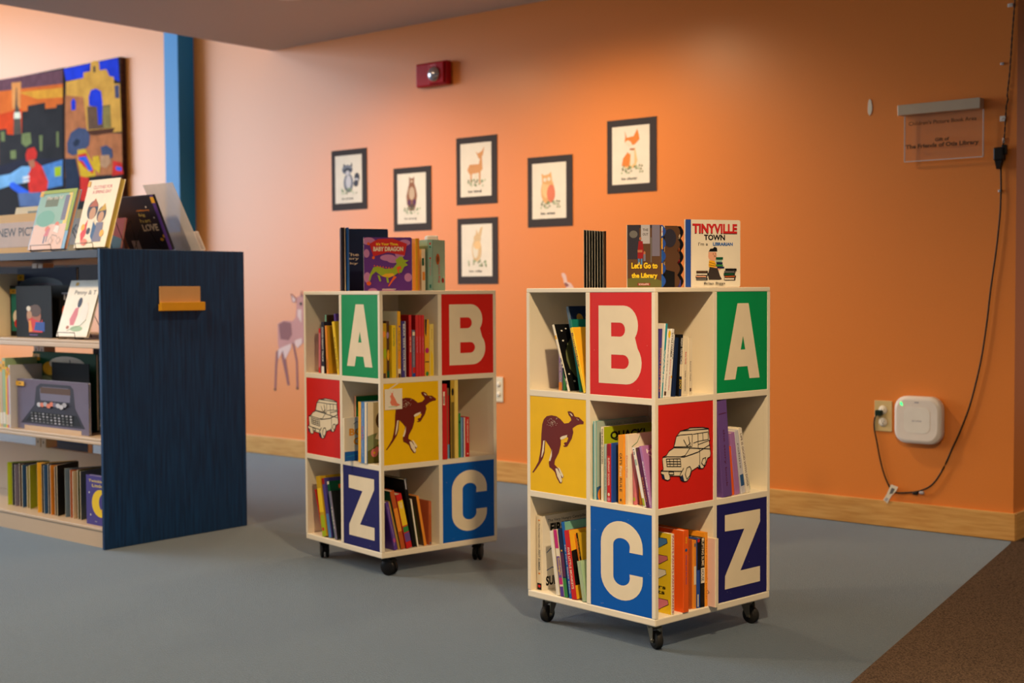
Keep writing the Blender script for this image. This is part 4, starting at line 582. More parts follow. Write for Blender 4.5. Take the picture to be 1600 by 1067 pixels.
for k_, (x0_, col_) in enumerate(((.20,'grey'),(.19,'peach'),(.21,'ivory'),(.2,'brown'))): tv += [('r','black',x0_-.005,.105+k_*.035,x0_+.2,.137+k_*.035),('r',col_,x0_+.0,.112+k_*.035,x0_+.18,.132+k_*.035)]
for k_, (x0_, col_) in enumerate(((.70,'ivory'),(.71,'rust'),(.69,'forest'),(.7,'grey'),(.72,'black'))): tv += [('r','black',x0_-.005,.105+k_*.035,x0_+.2,.137+k_*.035),('r',col_,x0_+.0,.112+k_*.035,x0_+.18,.132+k_*.035)]
tv += [('t','black','Brian Biggs',.33,.03,.045,.38),('r','blue',0,0,.095,1)]
board_leaf(W_,H_,.0024,'ivory',tv,0).build('cover', e)
for k_, a_ in enumerate((4,6.5,9,11.5)): board_leaf(W_+.002*k_,H_-.001,.0026,'pagewhite',[],R(a_)).build('page', e)
board_leaf(W_+.011,H_,.0024,'ivory',[('r','brown',.9,.4,1,.7)],R(14)).build('back_cover', e)
# thin black leaved book seen from its fore edge
e = empty('board_book', (.262,4.26,ZN), R(-12), 'board book with black pages standing fanned, its white page edges to the front', 'book', 'board books on top of the near bookcase')
for k_ in range(8):
    a_ = (k_-3.5)*.0088; TT = lambda x,y,z,a_=a_: (x+a_*(.45+.55*(.15-y)/.15), y, z)
    mb = MB(); mb.prism([(-.0004,.0),(.0004,.0),(.0004,.15),(-.0004,.15)], 0, .186-.0006*k_, mat('pagewhite',.6), T=TT)
    mb.prism([(.0004,.003 if k_ % 3 else .0),(.0028,.003 if k_ % 3 else .0),(.0028,.15),(.0004,.15)], 0, .184-.0006*k_, mat('black',.5), T=TT)
    mb.build('page' if 0 < k_ < 7 else 'cover', e)
MB().box(-.018,.020,.1505,.1525,0,.187,mat('black')).build('spine', e)
# far bookcase top
e = empty('board_book', (-.5555,5.0,ZF), R(9), 'purple board book with a green dragon under a red title banner', 'book', 'board books on top of the far bookcase')
W_, H_ = .181, .201
dr = [('e','cloud',.1,.93,.14,.07),('e','cloud',.85,.9,.12,.06),('e','cloud',.5,.62,.16,.06),('e','cloud',.62,.58,.14,.06),('e','cloud',.75,.68,.1,.06),('e','cloud',.06,.7,.06,.08),('e','cloud',.92,.25,.08,.08),('e','cloud',.07,.25,.07,.1),('e','cloud',.5,.0,.14,.04),('e','cloud',.18,.0,.1,.05),
 ('p','red',[(.12,.88),(.3,.97),(.6,.98),(.9,.88),(.85,.66),(.5,.72),(.2,.64)]),('t','yellow',"*It's Your Time,",.26,.84,.06,.46),('t','cream','*BABY DRAGON',.2,.74,.085,.62),
 ('p','dragon',[(.1,.2),(.13,.32),(.2,.44),(.3,.46),(.45,.41),(.6,.42),(.68,.5),(.66,.58),(.74,.64),(.8,.64),(.84,.58),(.94,.57),(.86,.53),(.92,.48),(.84,.45),(.8,.38),(.78,.34),(.7,.33),(.62,.28),(.5,.24),(.36,.28),(.25,.36),(.17,.3),(.12,.18)]),
 ('p','amber',[(.36,.28),(.5,.24),(.64,.29),(.6,.33),(.45,.32)]),('p','orange2',[(.62,.28),(.68,.26),(.6,.18),(.52,.08),(.5,.09),(.57,.2)]),('p','dragon',[(.28,.3),(.33,.28),(.36,.18),(.32,.18)]),('p','dragon',[(.46,.26),(.5,.26),(.52,.15),(.48,.15)]),
 ('p','orange2',[(.68,.44),(.76,.47),(.78,.41),(.72,.4),(.74,.3),(.7,.36)]),('e','orange2',.1,.14,.05,.04),('e','orange2',.1,.88,.03,.03),('e','orange2',.2,.62,.03,.03),('l','cream',[(.38,.03),(.66,.03)],.012)]
for i_ in range(7): dr.append(('p','orange2',[(.2+.06*i_,.46-.008*i_),(.24+.06*i_,.455-.008*i_),(.22+.06*i_,.49-.008*i_)]))
board_leaf(W_,H_,.0026,'purple',dr,0).build('cover', e)
for k_, a_ in enumerate((3,5,7)): board_leaf(W_+.002*k_,H_-.001,.0026,'pagewhite',[],R(a_)).build('page', e)
board_leaf(W_+.006,H_,.0026,'purple',[],R(9)).build('back_cover', e)
def standing(loc, rz, t, h, d, sc, dc, sa, da, side, label, group, name='book'):
    b, pg = book_mesh(t, h, d, sc, dc, sa, da, side); ob = b.build(name, None, loc, (0,0,rz), label, 'book', group); pg.build('pages', ob); return ob
GT = 'board books on top of the far bookcase'
standing((-.366,5.075,ZF), R(30), .017, .199, .15, 'amber','orange',[('r','orange',.5,0,1,1)],[], 'L', 'orange and yellow spined book just right of the purple dragon book', GT)
standing((-.347,5.115,ZF), R(25), .017, .160, .13, 'cream','cream',[('r','forest',.1,.6,.7,.78),('r','orange',.2,.25,.9,.45)],[], 'L', 'short cream book between the orange spined book and the pale teal book', GT)
e = empty('board_book', (-.315,5.12,ZF), R(0), 'pale teal board book standing open with its spine to the front', 'book', GT)
MB().box(-.006,.010,0,.0022,0,.196,'teal2').art(Plane((-.006,0,0),XA,ZA),.016,.196,[('r','red',.3,.9,.7,.94),('r','teal',.3,.84,.7,.87),('r','red',.3,.62,.7,.65),('r','teal',.3,.05,.7,.12),('s','rose','Hug You',.4,.7,.4)],.0003,.00006).build('spine', e)
MB().prism([(-.0075,.0005),(-.0062,.0028),(-.074,.119),(-.0765,.118)][::-1], 0, .196, 'teal2').art(Plane((-.0765,.118,0),Vector((.506,-.862,0)),ZA),.136,.196,[('t','rose','OH',.5,.3,.09,.3),('t','rose','BOY',.5,.18,.08,.3)],.0008,.0001).build('cover', e)
MB().prism([(.0115,.0005),(.054,.0975),(.0515,.0985),(.0100,.0028)], 0, .196, 'teal2').art(Plane((.0118,.0005,0),Vector((.401,.916,0)),ZA),.105,.196,[('e','rust',.4,.62,.16,.11),('e','brown',.4,.62,.07,.06),('s','rose','Love Bug',.5,.85,.2),('e','crimson',.8,.2,.1,.05)],.0008,.0001).build('back_cover', e)
MB().prism([(-.003,.004),(.008,.004),(.045,.094),(-.064,.108)], .001, .193, 'pagewhite').build('pages', e)
MB().cbox(-.024,.024,-.02,.02,0,.218,mat('white',.4),.006).build('carton', None, (-.318,5.295,ZF), (0,0,R(20)), 'white carton top sticking up behind the pale teal board book', 'carton')
e = empty('board_book', (-.668,5.27,ZF), R(14), 'tall dark navy board book standing fanned open at the left end', 'book', GT)
board_leaf(.185,.247,.003,'navy',[('t','ivory','The',.05,.56,.05,.3),('t','ivory','very',.05,.49,.04,.3),('t','ivory','sky',.08,.42,.04,.25)],R(6)).build('cover', e)
for k_, (c_, dx_) in enumerate((('charcoal',-.020),('black',-.010),('cream',-.0065),('cobalt',.001),('denim2',.008))):
    MB().prism([(dx_,-.115),(dx_+.0085 if k_ in (0,3) else dx_+.003,-.113),(dx_+.004+.01,-.002),(dx_+.008,-.002)], 0, .246, mat('cream'), ms=[mat(c_),mat('black'),mat('cream'),mat(c_)]).build('page', e)

# tag hung on the far bookcase
e = empty('paper_tag', (FB[0],FB[1],0), FB[2]-math.pi/2, 'small white paper tag with a kangaroo taped over the yellow kangaroo panel', 'tag')
t_ = MB().box(.018,.096,-.0022,-.0008,FB[3]+.554,FB[3]+.631,'ivory')
t_.art(Plane((.018,-.0022,FB[3]+.554),XA,ZA),.078,.077,[('p','coral',[(.3,.9),(.38,.75),(.3,.65),(.36,.5),(.3,.35),(.38,.2),(.7,.15),(.9,.2),(.7,.3),(.6,.5),(.5,.65),(.46,.75),(.5,.92),(.44,.8),(.38,.8)]),('r','sage',.2,.12,.7,.15)],.0002,.0001)
t_.build('card', e)
MB().prism([(.037,FB[3]+.632),(.043,FB[3]+.630),(.108,FB[3]+.664),(.104,FB[3]+.668)], .0006, .0016, 'cream', T=lambda x,y,z: (x,-z,y)).build('tape', e)

# ================================================================ things on the orange wall
def wall_thing(name, x, z, label, cat, group=None): return empty(name, room(x, -.0008, z), WA, label, cat, group)
def animal(k):
    lf = []
    random.seed(len(k))
    for i in range(26):
        x = .2+.6*random.random(); y = .17+.12*random.random(); lf.append(('p',random.choice(['leaf','sage','moss']),[(x,y),(x+.05,y+.02),(x+.02,y+.05)]))
    A = []
    if k == 'fox': A = [('p','foxpale',[(.5,.55),(.62,.62),(.68,.4),(.62,.28),(.45,.26),(.3,.3)]),('p','fox',[(.26,.32),(.3,.45),(.42,.55),(.5,.5),(.46,.3)]),('p','ivory',[(.5,.56),(.6,.58),(.6,.36),(.5,.3)]),('p','fox',[(.34,.92),(.4,.8),(.58,.82),(.68,.94),(.72,.84),(.74,.76),(.62,.68),(.52,.66),(.34,.72),(.36,.82)]),('p','ivory',[(.34,.72),(.45,.64),(.56,.66),(.5,.73),(.42,.76)]),('r','rust',.48,.58,.6,.61)]
    if k == 'owl': A = [('e','owl',.46,.5,.2,.24),('e','foxpale',.42,.55,.13,.18),('p','owl',[(.28,.82),(.36,.78),(.5,.8),(.56,.84),(.6,.66),(.5,.6),(.3,.64)]),('e','coral',.56,.45,.12,.16),('e','ivory',.38,.7,.05,.035),('e','ivory',.5,.71,.05,.035)]
    if k == 'deer': A = [('p','deer',[(.22,.5),(.3,.6),(.6,.6),(.64,.7),(.7,.72),(.72,.5),(.62,.44),(.3,.42)]),('p','deer',[(.32,.44),(.38,.44),(.36,.24),(.33,.24)]),('p','deer',[(.6,.46),(.66,.46),(.64,.22),(.61,.22)]),('p','deer',[(.5,.84),(.58,.8),(.7,.84),(.78,.92),(.74,.78),(.68,.7),(.6,.7)]),('p','ivory',[(.45,.42),(.58,.44),(.56,.3),(.48,.3)])]
    if k == 'bear': A = [('p','bear',[(.42,.94),(.46,.9),(.56,.9),(.6,.94),(.6,.8),(.66,.68),(.7,.55),(.66,.4),(.6,.26),(.42,.26),(.34,.4),(.32,.55),(.38,.7),(.42,.8)]),('e','beige',.51,.6,.1,.13),('e','plum',.42,.42,.06,.06),('e','plum',.6,.42,.06,.06),('e','beige',.51,.84,.05,.03),('e','brown',.51,.34,.09,.05)]
    if k == 'raccoon': A = [('e','racc',.5,.42,.18,.2),('e','pearl',.5,.44,.1,.14),('e','racc',.46,.7,.2,.1),('p','charcoal',[(.3,.7),(.44,.74),(.48,.74),(.66,.7),(.6,.65),(.47,.68),(.34,.64)]),('e','pearl',.47,.63,.07,.05),('p','charcoal',[(.3,.76),(.34,.84),(.38,.77)]),('p','charcoal',[(.58,.77),(.62,.85),(.66,.76)]),('e','charcoal',.82,.52,.1,.1),('e','pearl',.8,.48,.08,.03),('e','charcoal',.78,.4,.09,.07)]
    if k == 'bunny': A = [('e','buns',.5,.5,.16,.22),('e','ivory',.46,.5,.09,.15),('e','buns',.52,.72,.12,.09),('p','buns',[(.54,.78),(.62,.92),(.7,.95),(.64,.76)]),('p','buns',[(.46,.78),(.5,.9),(.56,.8)]),('e','foxpale',.52,.6,.12,.08)]
    cap = dict(fox='be clever', owl='be wise', deer='be kind', bear='be strong', raccoon='be curious', bunny='be silly')[k]
    return A+lf+[('t','darkink',cap,.26,.075,.045,.42)]
PICS = [('raccoon',-4.218,1.565,.314,.369,'leftmost print, a grey masked raccoon'),('bear',-3.678,1.42,.308,.372,'print of a brown standing bear'),('deer',-3.172,1.553,.306,.379,'print of a tan fawn, above the rabbit'),
 ('owl',-2.648,1.409,.307,.377,'print of a pale orange owl'),('fox',-2.115,1.565,.307,.374,'rightmost and highest print, an orange fox'),('bunny',-3.167,1.105,.303,.371,'lowest print, a faint cream rabbit')]
for k, x, z, w, h, d in PICS:
    e = wall_thing('mounted_print', x, z, d+' on a dark mat on the wall', 'picture', 'animal prints on dark mats')
    MB().box(0,w,-.002,0,0,h,mat('matgrey',.9)).build('mat', e)
    m_ = MB().box(w*.107,w*.862,-.0028,-.002,h*.115,h*.905,mat('paper',.8))
    m_.art(Plane((w*.107,-.0028,h*.115),XA,ZA), w*.755, h*.79, animal(k), .0003, .00005); m_.build('print', e, label='cream paper print')

def flat_wall(name, polys, label, cat, y=-.0005):
    mb = MB(); o = .0
    for c, pts in polys: mb.poly(Plane((0,y,0),XA,ZA), pts, mat(c,.6), o); o += .0002
    return mb.build(name, None, K, RZ, label, cat)
flat_wall('deer_decal', [
 ('decal2',[(-4.508,1.047),(-4.563,1.029),(-4.566,.953),(-4.576,.898),(-4.604,.879),(-4.693,.88),(-4.75,.859),(-4.751,.796),(-4.75,.73),(-4.742,.693),(-4.696,.713),(-4.607,.733),(-4.513,.735),(-4.458,.765),(-4.454,1.04)]),
 ('decal',[(-4.771,.678),(-4.742,.693),(-4.761,.581),(-4.773,.425),(-4.792,.424),(-4.782,.581)]),('decal',[(-4.708,.701),(-4.675,.643),(-4.639,.464),(-4.66,.463),(-4.715,.642)]),('decal',[(-4.61,.737),(-4.59,.737),(-4.559,.625),(-4.553,.442),(-4.573,.441),(-4.576,.617)]),
 ('decal',[(-4.739,.856),(-4.688,.875),(-4.621,.865),(-4.611,.792),(-4.645,.754),(-4.724,.76)]),('decalw',[(-4.748,.693),(-4.68,.717),(-4.618,.733),(-4.624,.703),(-4.681,.628),(-4.703,.687),(-4.749,.626)]),
 ('decalw',[(-4.553,.953),(-4.515,.953),(-4.516,.866),(-4.554,.909)]),('decal',[(-4.618,1.058),(-4.563,1.022),(-4.574,.996),(-4.605,1.0)]),('decalw',[(-4.607,1.044),(-4.57,1.017),(-4.577,1.0),(-4.6,1.004)]),('decal',[(-4.513,1.076),(-4.524,1.036),(-4.503,1.033)]),
 ('darkink',[(-4.531,.996),(-4.511,1.0),(-4.511,.978),(-4.529,.98)]),('decalw',[(-4.579,.756),(-4.513,.771),(-4.513,.735),(-4.558,.705),(-4.585,.734)]),('darkink',[(-4.792,.424),(-4.773,.425),(-4.773,.437),(-4.79,.437)]),('darkink',[(-4.573,.441),(-4.553,.442),(-4.555,.455),(-4.572,.455)])],
 'faded pinkish fawn wall decal left of the farther bookcase', 'wall decal')
flat_wall('animal_decal', [('decalw',[(-2.418,1.158),(-2.403,1.159),(-2.391,1.15),(-2.383,1.127),(-2.381,1.112),(-2.357,1.104),(-2.339,1.083),(-2.30,1.0),(-2.42,.96),(-2.388,1.084),(-2.402,1.104),(-2.407,1.127),(-2.416,1.143)]),('decal',[(-2.402,1.104),(-2.388,1.108),(-2.366,1.092),(-2.388,1.084)])],
 'pale curled tail decal peeking over the near bookcase by the black book', 'wall decal')

# fire alarm
e = wall_thing('fire_alarm', -3.448, 2.24, 'red fire alarm strobe high on the orange wall', 'fire alarm')
MB().cbox(0,.245,-.045,0,0,.136,mat('alarm',.3),.01).build('housing', e)
MB().cbox(.118,.235,-.062,-.046,.008,.128,mat('alarm',.25),.006).build('lens_mount', e)
MB().art(Plane((.13,-.0625,.085),XA,ZA),.05,.03,[('l','rose',[(.1,.9),(.9,.9),(.9,.1)],.18)],.0003).build('mark', e)
g = MB(); prof = [(.044*math.cos(R(a)), .062+.03*math.sin(R(a))) for a in range(0,90,12)]
g.lathe(prof+[(.001,.092)], mat('silver',.12,.75), (.165,0,.06), -YA, 14); g.build('strobe_lens', e, label='clear faceted strobe lens')

# outlets
def outlet(x, z, w, h, col, label, plugs=True):
    e = wall_thing('wall_outlet', x, z, label, 'outlet')
    MB().cbox(0,w,-.006,0,0,h,mat(col,.35),.002).build('cover_plate', e)
    for k in (0,1):
        zc = h*(.3+.4*k); r = MB(); r.lathe([(.0,.0062),(w*.24,.0062),(w*.24,.0085),(.0,.0085)], mat('ivory',.35), (w/2,0,zc), -YA, 20)
        r.art(Plane((w/2-.01,-.0085,zc-.01),XA,ZA), .02,.02,[('r','black',.15,.4,.25,.8),('r','black',.75,.4,.85,.8),('e','black',.5,.2,.12,.12)],.0003,.0001)
        r.build('socket', e)
    return e
outlet(-.635, .428, .083, .138, 'plateivory', 'ivory wall outlet with a dark green plug, left of the white wireless unit')
outlet(-2.890, .447, .060, .139, 'plate2', 'white wall outlet half hidden behind the farther bookcase')

# wireless access point
e = wall_thing('wireless_access_point', -.5255, .387, 'rounded square white wireless access point low on the orange wall', 'router')
def rounded(w, h, r, n=6, ox=0, oz=0):
    p = []
    for cx, cy, a in ((w-r,r,-90),(w-r,h-r,0),(r,h-r,90),(r,r,180)): p += arc(cx+ox, cy+oz, r, r, a, a+90, n)
    return p
TP = lambda x, y, z: (x, -z, y)
mb = MB(); W_, H_ = .216, .208
for (i0, z0_), (i1, z1_) in zip([(0.004,.004),(0,.012),(0,.036),(.003,.043),(.01,.048)], [(0,.012),(0,.036),(.003,.043),(.01,.048),(.016,.050)]):
    a_ = rounded(W_-2*i0, H_-2*i0, .055, 6, i0, i0); b_ = rounded(W_-2*i1, H_-2*i1, .055, 6, i1, i1); n = len(a_)
    mb.add([TP(x,y,z0_) for x,y in a_]+[TP(x,y,z1_) for x,y in b_], [(i,(i+1) % n,(i+1) % n+n,i+n) for i in range(n)], mat('apwhite',.35), True)
mb.prism(rounded(W_-.032,H_-.032,.045,6,.016,.016), .045, .0502, mat('apwhite',.35), T=TP)
mb.build('shell', e)
MB().prism(rounded(.118,.112,.028,6,.049,.048), .0500, .0512, mat('white',.4), T=TP).art(Plane((.0,-.0512,0),XA,ZA),W_,H_,[('t','silver','aruba',.40,.47,.045,.2)],.0003).build('face_plate', e)
MB().art(Plane((0,-.0503,0),XA,ZA),W_,H_,[('r','silver',.45,.86,.54,.89)],.0004).build('badge', e)
MB().prism([(.032,.172),(.043,.165),(.040,.178),(.033,.182)], .0498, .0512, glow_mat('green_led',(40,255,110),2.5), T=TP).build('status_light', e, label='lit green status light')
MB().box(.03,.186,-.004,0,.03,.178,'grey').build('mounting_plate', e)

# plaque
e = wall_thing('acrylic_plaque', -.514, 1.62, 'clear acrylic donor plaque under a brushed metal bar at the right', 'plaque')
br = MB(); br.cbox(0,.363,-.05,-.002,.203,.248,mat((200,186,164),.35,.35),.0015); br.build('metal_bar', e, label='brushed metal bar')
ac = MB(); ac.box(.024,.372,-.034,-.024,.0,.2,M_ACRYL)
ac.build('acrylic_panel', e)
MB().art(Plane((.024,-.0347,0),XA,ZA),.348,.2,[('t','brown',"Children's Picture Book Area",.06,.78,.085,.86),],.0003,.0001).build('engraving', e)
MB().art(Plane((.024,-.0347,0),XA,ZA),.348,.2,[('t','brown','*Gift of',.40,.40,.075,.18),('t','brown','*The Friends of Otis Library',.02,.25,.12,.93)],.0003,.0001).build('engraving', e)
for bx in ((.024,.3715,-.0342,-.0238,-.001,.0025),(.3695,.3725,-.0342,-.0238,.0026,.2),(.0235,.026,-.0342,-.0238,.0026,.2)): MB().box(*bx,M_CLEAR).build('polished_edge', e)

# power cord
pts = [(-.028,2.6),(-.024,2.262),(-.035,2.106),(-.042,1.974),(-.053,1.87),(-.049,1.855),(-.056,1.829),(-.062,1.71),(-.07,1.65)]
tw = []
for (x0,z0),(x1,z1) in zip(pts,pts[1:]):
    n = max(2,int(abs(z1-z0)/.012))
    for i in range(n): tw.append((x0+(x1-x0)*i/n, z0+(z1-z0)*i/n))
e = wall_thing('power_cord', 0, 0, 'long dark cord hanging down the orange wall to the outlet', 'power cord')
c1 = [(x+.0022*math.sin(i*1.4), -.006+.0022*math.cos(i*1.4), z) for i,(x,z) in enumerate(tw)]
c2 = [(x-.0022*math.sin(i*1.4), -.006-.0022*math.cos(i*1.4), z) for i,(x,z) in enumerate(tw)]
MB().tube(c1,.0016,mat('plastic',.5)).tube(c2,.0016,mat((60,56,60),.5)).build('twisted_wire', e)
low = [(-.075,1.57),(-.074,1.416),(-.088,1.25),(-.112,1.067),(-.128,.92),(-.15,.768),(-.178,.64),(-.204,.546),(-.24,.45),(-.273,.376),(-.31,.29),(-.357,.215),(-.41,.18),(-.474,.164),(-.539,.161),(-.562,.19),(-.585,.24),(-.605,.31),(-.619,.379),(-.632,.44),(-.630,.485),(-.615,.508),(-.602,.512)]
def smooth(P, n=5):
    out = []
    for i in range(len(P)-1):
        p0,p1,p2,p3 = P[max(i-1,0)],P[i],P[i+1],P[min(i+2,len(P)-1)]
        for k in range(n):
            t = k/n; out.append(tuple(.5*((2*b)+(-a+c)*t+(2*a-5*b+4*c-d)*t*t+(-a+3*b-3*c+d)*t**3) for a,b,c,d in zip(p0,p1,p2,p3)))
    return out+[P[-1]]
MB().tube([(x,-.012 if i > 3 else -.01,z) for i,(x,z) in enumerate(smooth(low))],.0036,mat((20,30,26),.45),8).build('cord', e)
MB().cbox(-.098,-.055,-.04,-.004,1.60,1.655,mat('plastic',.4),.006).prism([(-.094,1.605),(-.086,1.565),(-.072,1.565),(-.062,1.605)], .008, .034, mat('plastic',.4), T=TP).cbox(-.066,-.046,-.034,-.012,1.625,1.665,mat('plastic',.4),.004).build('power_adapter', e)
MB().cbox(-.622,-.592,-.032,-.008,.5,.524,mat((18,44,34),.45),.004).build('plug', e, label='dark green plug')
MB().lathe([(.0058,0),(.0072,.004),(.0072,.02),(.0058,.024)], mat('plastic'), (-.45,-.012,.1645), XA, 10).lathe([(.0058,0),(.0072,.004),(.0072,.016),(.0058,.02)], mat('silver'), (-.418,-.012,.170), XA, 10).build('coupler', e)
for x_, z_, w_, h_, l_ in ((-.083,1.765,.024,.022,'white adhesive cord clip beside the plaque'),(-.071,1.675,.008,.02,'small white cord clip just above the black adapter'),(-.083,2.0,.014,.01,'tiny clear cord clip above right of the plaque'),(-.088,1.47,.012,.01,'tiny clear cord clip below the black adapter'),(-.055,2.236,.022,.014,'shiny clip on the cord at the top of the picture')):
    e2 = wall_thing('cord_clip', x_, z_, l_, 'clip'); MB().cbox(0,w_,-.007,0,0,h_,mat('white' if w_ > .02 or h_ > .015 else 'pearl',.3),.001).build('base_pad', e2); MB().tube([(w_*.2,-.007,h_*.3),(w_*.5,-.011,h_*.5),(w_*.8,-.007,h_*.7)],.0015,mat('white',.3)).build('hook', e2)
tg = MB()
v_ = [(-.548,.195),(-.515,.186),(-.524,.168),(-.545,.145),(-.565,.108),(-.585,.122),(-.568,.15)]
tg.prism(v_[::-1] if False else v_, .018, .0195, mat('ivory',.3), T=TP)
tg.art(Plane((0,-.0196,0),XA,ZA),1,1,[('p','grey',[(-.545,.180),(-.53,.176),(-.54,.155),(-.556,.15)]),('p','silver',[(-.57,.135),(-.56,.13),(-.57,.115),(-.58,.122)])],.0003,.0001)
tg.build('cord_label', None, K, RZ, 'crumpled clear and white label tied round the hanging cord', 'label')
# chipped paint marks
for x_, z_, s_, l_ in ((-.678,1.842,1.0,'oval patch of bare plaster on the wall left of the plaque'),):
    mb = MB(); P_ = [(.012+.011*math.cos(R(a))*(1+.12*math.sin(a)), .036+.036*math.sin(R(a))*(1+.05*math.cos(3*a))) for a in range(0,360,24)]
    mb.prism(P_, .0, .0025, mat('ivory',.7), T=TP); mb.build('plaster_patch', None, room(x_,-.0006,z_), RZ, l_, 'patch')

# paintings
def painting(x0, x1, z0, z1, art_, label):
    e = wall_thing('canvas_painting', 0, 0, label, 'painting', 'large canvases on the left wall')
    MB().box(x0,x1,-.045,0,z0,z1,M_FRAME).build('stretcher_frame', e)
    m_ = MB(); m_.box(x0+.004,x1-.006,-.0475,-.0455,z0+.004,z1-.004,mat('city',.85,0,.08))
    m_.art(Plane((0,-.0476,0),XA,ZA),1,1,[(k,mat(c,.8,0,.08,.38,7+4*(i % 3)),q) for i, (k,c,q) in enumerate(art_)],.0003,.00012); m_.build('canvas', e)
EX1 = [('p','dusk',[(-9.3,2.76),(-8.0,2.76),(-8.0,2.5),(-9.3,2.5)]),('p','sunset',[(-9.3,2.5),(-8.0,2.5),(-8.0,2.1),(-9.3,2.1)])]
painting(-9.3, -7.15, 1.15, 2.768, EX1+PAINT1, 'large painting of a city skyline at sunset, cut by the left edge')
painting(-7.14, -6.40, 1.15, 2.763, PAINT2, 'tall narrow painting of an orange building with musicians, right of the skyline one')

# ================================================================ library shelving
PU = Vector((-1.69224, 5.4721, 0))
def unit(x, y, z): return PU+RX*x+RY*y+ZA*z
e = empty('library_shelf', PU, WA, 'low double sided library shelving with a dark blue wooden end panel', 'shelving')
DP = .742; UL = 2.05
MB().cbox(-.018,0,0,DP,0,1.25,M_BLUEWOOD,.002).build('end_panel', e)
MB().cbox(-UL,-.0185,.0,DP,1.212,1.246,mat((42,44,58),.45),.002).build('top', e, label='dark top')
def shelf_mb(z1, z0, y0, y1, lip=True):
    m_ = MB(); m_.cbox(-UL,-.022,y0,y1,z1-.012,z1,M_STEELBEIGE,.002); m_.cbox(-UL,-.022,y0,y0+.012,z0,z1-.0125,M_STEELBEIGE,.003); return m_
for z1_, z0_ in ((.867,.834),(.457,.430)):
    shelf_mb(z1_, z0_, .02, .335).build('shelf', e)
    m_ = MB(); m_.cbox(-UL,-.022,.405,.72,z1_-.012,z1_,M_STEELBEIGE,.002).cbox(-UL,-.022,.708,.72,z0_,z1_-.0125,M_STEELBEIGE,.003); m_.build('shelf', e)
b_ = MB(); b_.cbox(-UL,-.022,.018,.724,.07,.082,M_STEELBEIGE,.002); b_.box(-UL,-.022,.022,.034,0,.07,M_STEELBEIGE); b_.box(-UL,-.022,.708,.72,0,.07,M_STEELBEIGE); b_.build('base_deck', e)
MB().cbox(-UL,-.022,.362,.378,.0825,.318,M_STEELBEIGE,.001).build('back_stop', e)
for xs in (-.06,-1.038,-1.088,-2.0):
    m_ = MB().cbox(xs-.022,xs+.022,.34,.40,.32,1.21,M_STEELBEIGE,.002)
    for k in range(30): m_.box(xs-.004,xs+.004,.3395,.3398,.34+k*.028,.352+k*.028,'black')
    m_.build('upright', e)
for z_ in (.867,.457):
    for xs in (-.036,-1.062): MB().prism([(.34,z_),(.34,z_+.16),(.30,z_+.16),(.05,z_+.02),(.04,z_)], xs-.0015, xs+.0015, M_STEELBEIGE, T=lambda x,y,z: (z,x,y)).build('bracket', e)
# card holder on the end panel
h_ = empty('card_holder', unit(.0006,.2805,.988), WA+math.pi/2, 'tan card in a yellow wooden ledge holder on the dark blue end panel', 'sign holder')
MB().cbox(.004,.214,-.006,0,.03,.105,mat((206,160,108),.5),.001).build('card', h_)
MB().cbox(0,.228,-.022,-.0062,.0,.037,mat((222,160,40),.35),.0015).box(0.0,.228,-.0062,0,0,.029,mat((222,160,40),.35)).build('ledge', h_)

ZT = 1.2466
SG = 'things displayed on top of the low library shelving'
# sign
s_ = empty('shelf_sign', unit(-1.42,.25,ZT), WA, 'long yellow bordered sign reading NEW PICTURE BOOKS on the shelf top', 'sign')
m_ = MB().box(0,1.17,0,.006,0,.197,mat((226,166,60),.5)); m_.build('backing', s_)
m_ = MB().box(0.0,1.168,-.0015,-.0002,.04,.158,mat((226,200,186),.7))
m_.art(Plane((0,-.0015,0),XA,ZA),1.17,.197,[('t','darkink','NEW PICTURE BOOKS',.142,.46,.21,.62)],.0004); m_.build('lettered_strip', s_, label='pale strip with thin dark lettering')
def easel_book(x, y, w, h, t, tilt, cov, items, label, edge='pagewhite', facing=1, group=SG, z=ZT, stand=True, cat='book', back=()):
    """book leaning back on a wire stand; facing=1 towards the front of the unit, -1 towards its back"""
    rz = WA if facing == 1 else WA+math.pi
    lift = .012
    ob = empty('display_book', unit(x, y, z+lift), 0, label, cat, group, rot=(-tilt, 0, rz))
    c = .0022
    cv = MB(); cv.cbox(0,w,0,c,0,h,mat(cov,.3),.0006); cv.art(Plane((0,0,0),XA,ZA),w,h,items,.0003,.0001); cv.cbox(0,w,t-c,t,0,h,mat(cov,.3),.0006); cv.box(0,c,c,t-c,0,h,mat(cov,.3))
    cv.art(Plane((w,t,0),-XA,ZA),w,h,back,.0003,.0001)
    cv.build('cover', ob); MB().box(c,w-.003,c+.0002,t-c-.0002,.003,h-.003,mat(edge,.8)).build('pages', ob)
    if stand:
        st = empty('wire_stand', unit(x+(w*.5 if facing == 1 else -w*.5), y, z), rz, 'black wire easel under the '+label.split(' with')[0].split(' leaning')[0], 'book stand', 'black wire book easels')
        st.rotation_euler = (0,0,rz)
        wd = w*.28; tn = math.tan(tilt); H2 = h*.55
        fr = MB()
        lp = [(-wd,t+.004,.003),(-wd,-.020,.003),(-wd,-.024,.030),(wd,-.024,.030),(wd,-.020,.003),(wd,t+.004,.003)]
        fr.tube(lp,.0017,mat('plastic',.35)); fr.build('front_loop', st)
        for s2 in (-1,1):
            bk = MB(); bk.tube([(s2*wd,t+.006,.003),(s2*wd*.55,(H2)*tn+t+.012,H2)],.0016,mat('plastic',.35)); bk.build('back_leg', st)
            bk = MB(); bk.tube([(s2*wd*.55,(H2)*tn+t+.0155,H2),(s2*wd*.8,t+H2*tn+.075,.003)],.0016,mat('plastic',.35)); bk.build('prop_leg', st)
    return ob
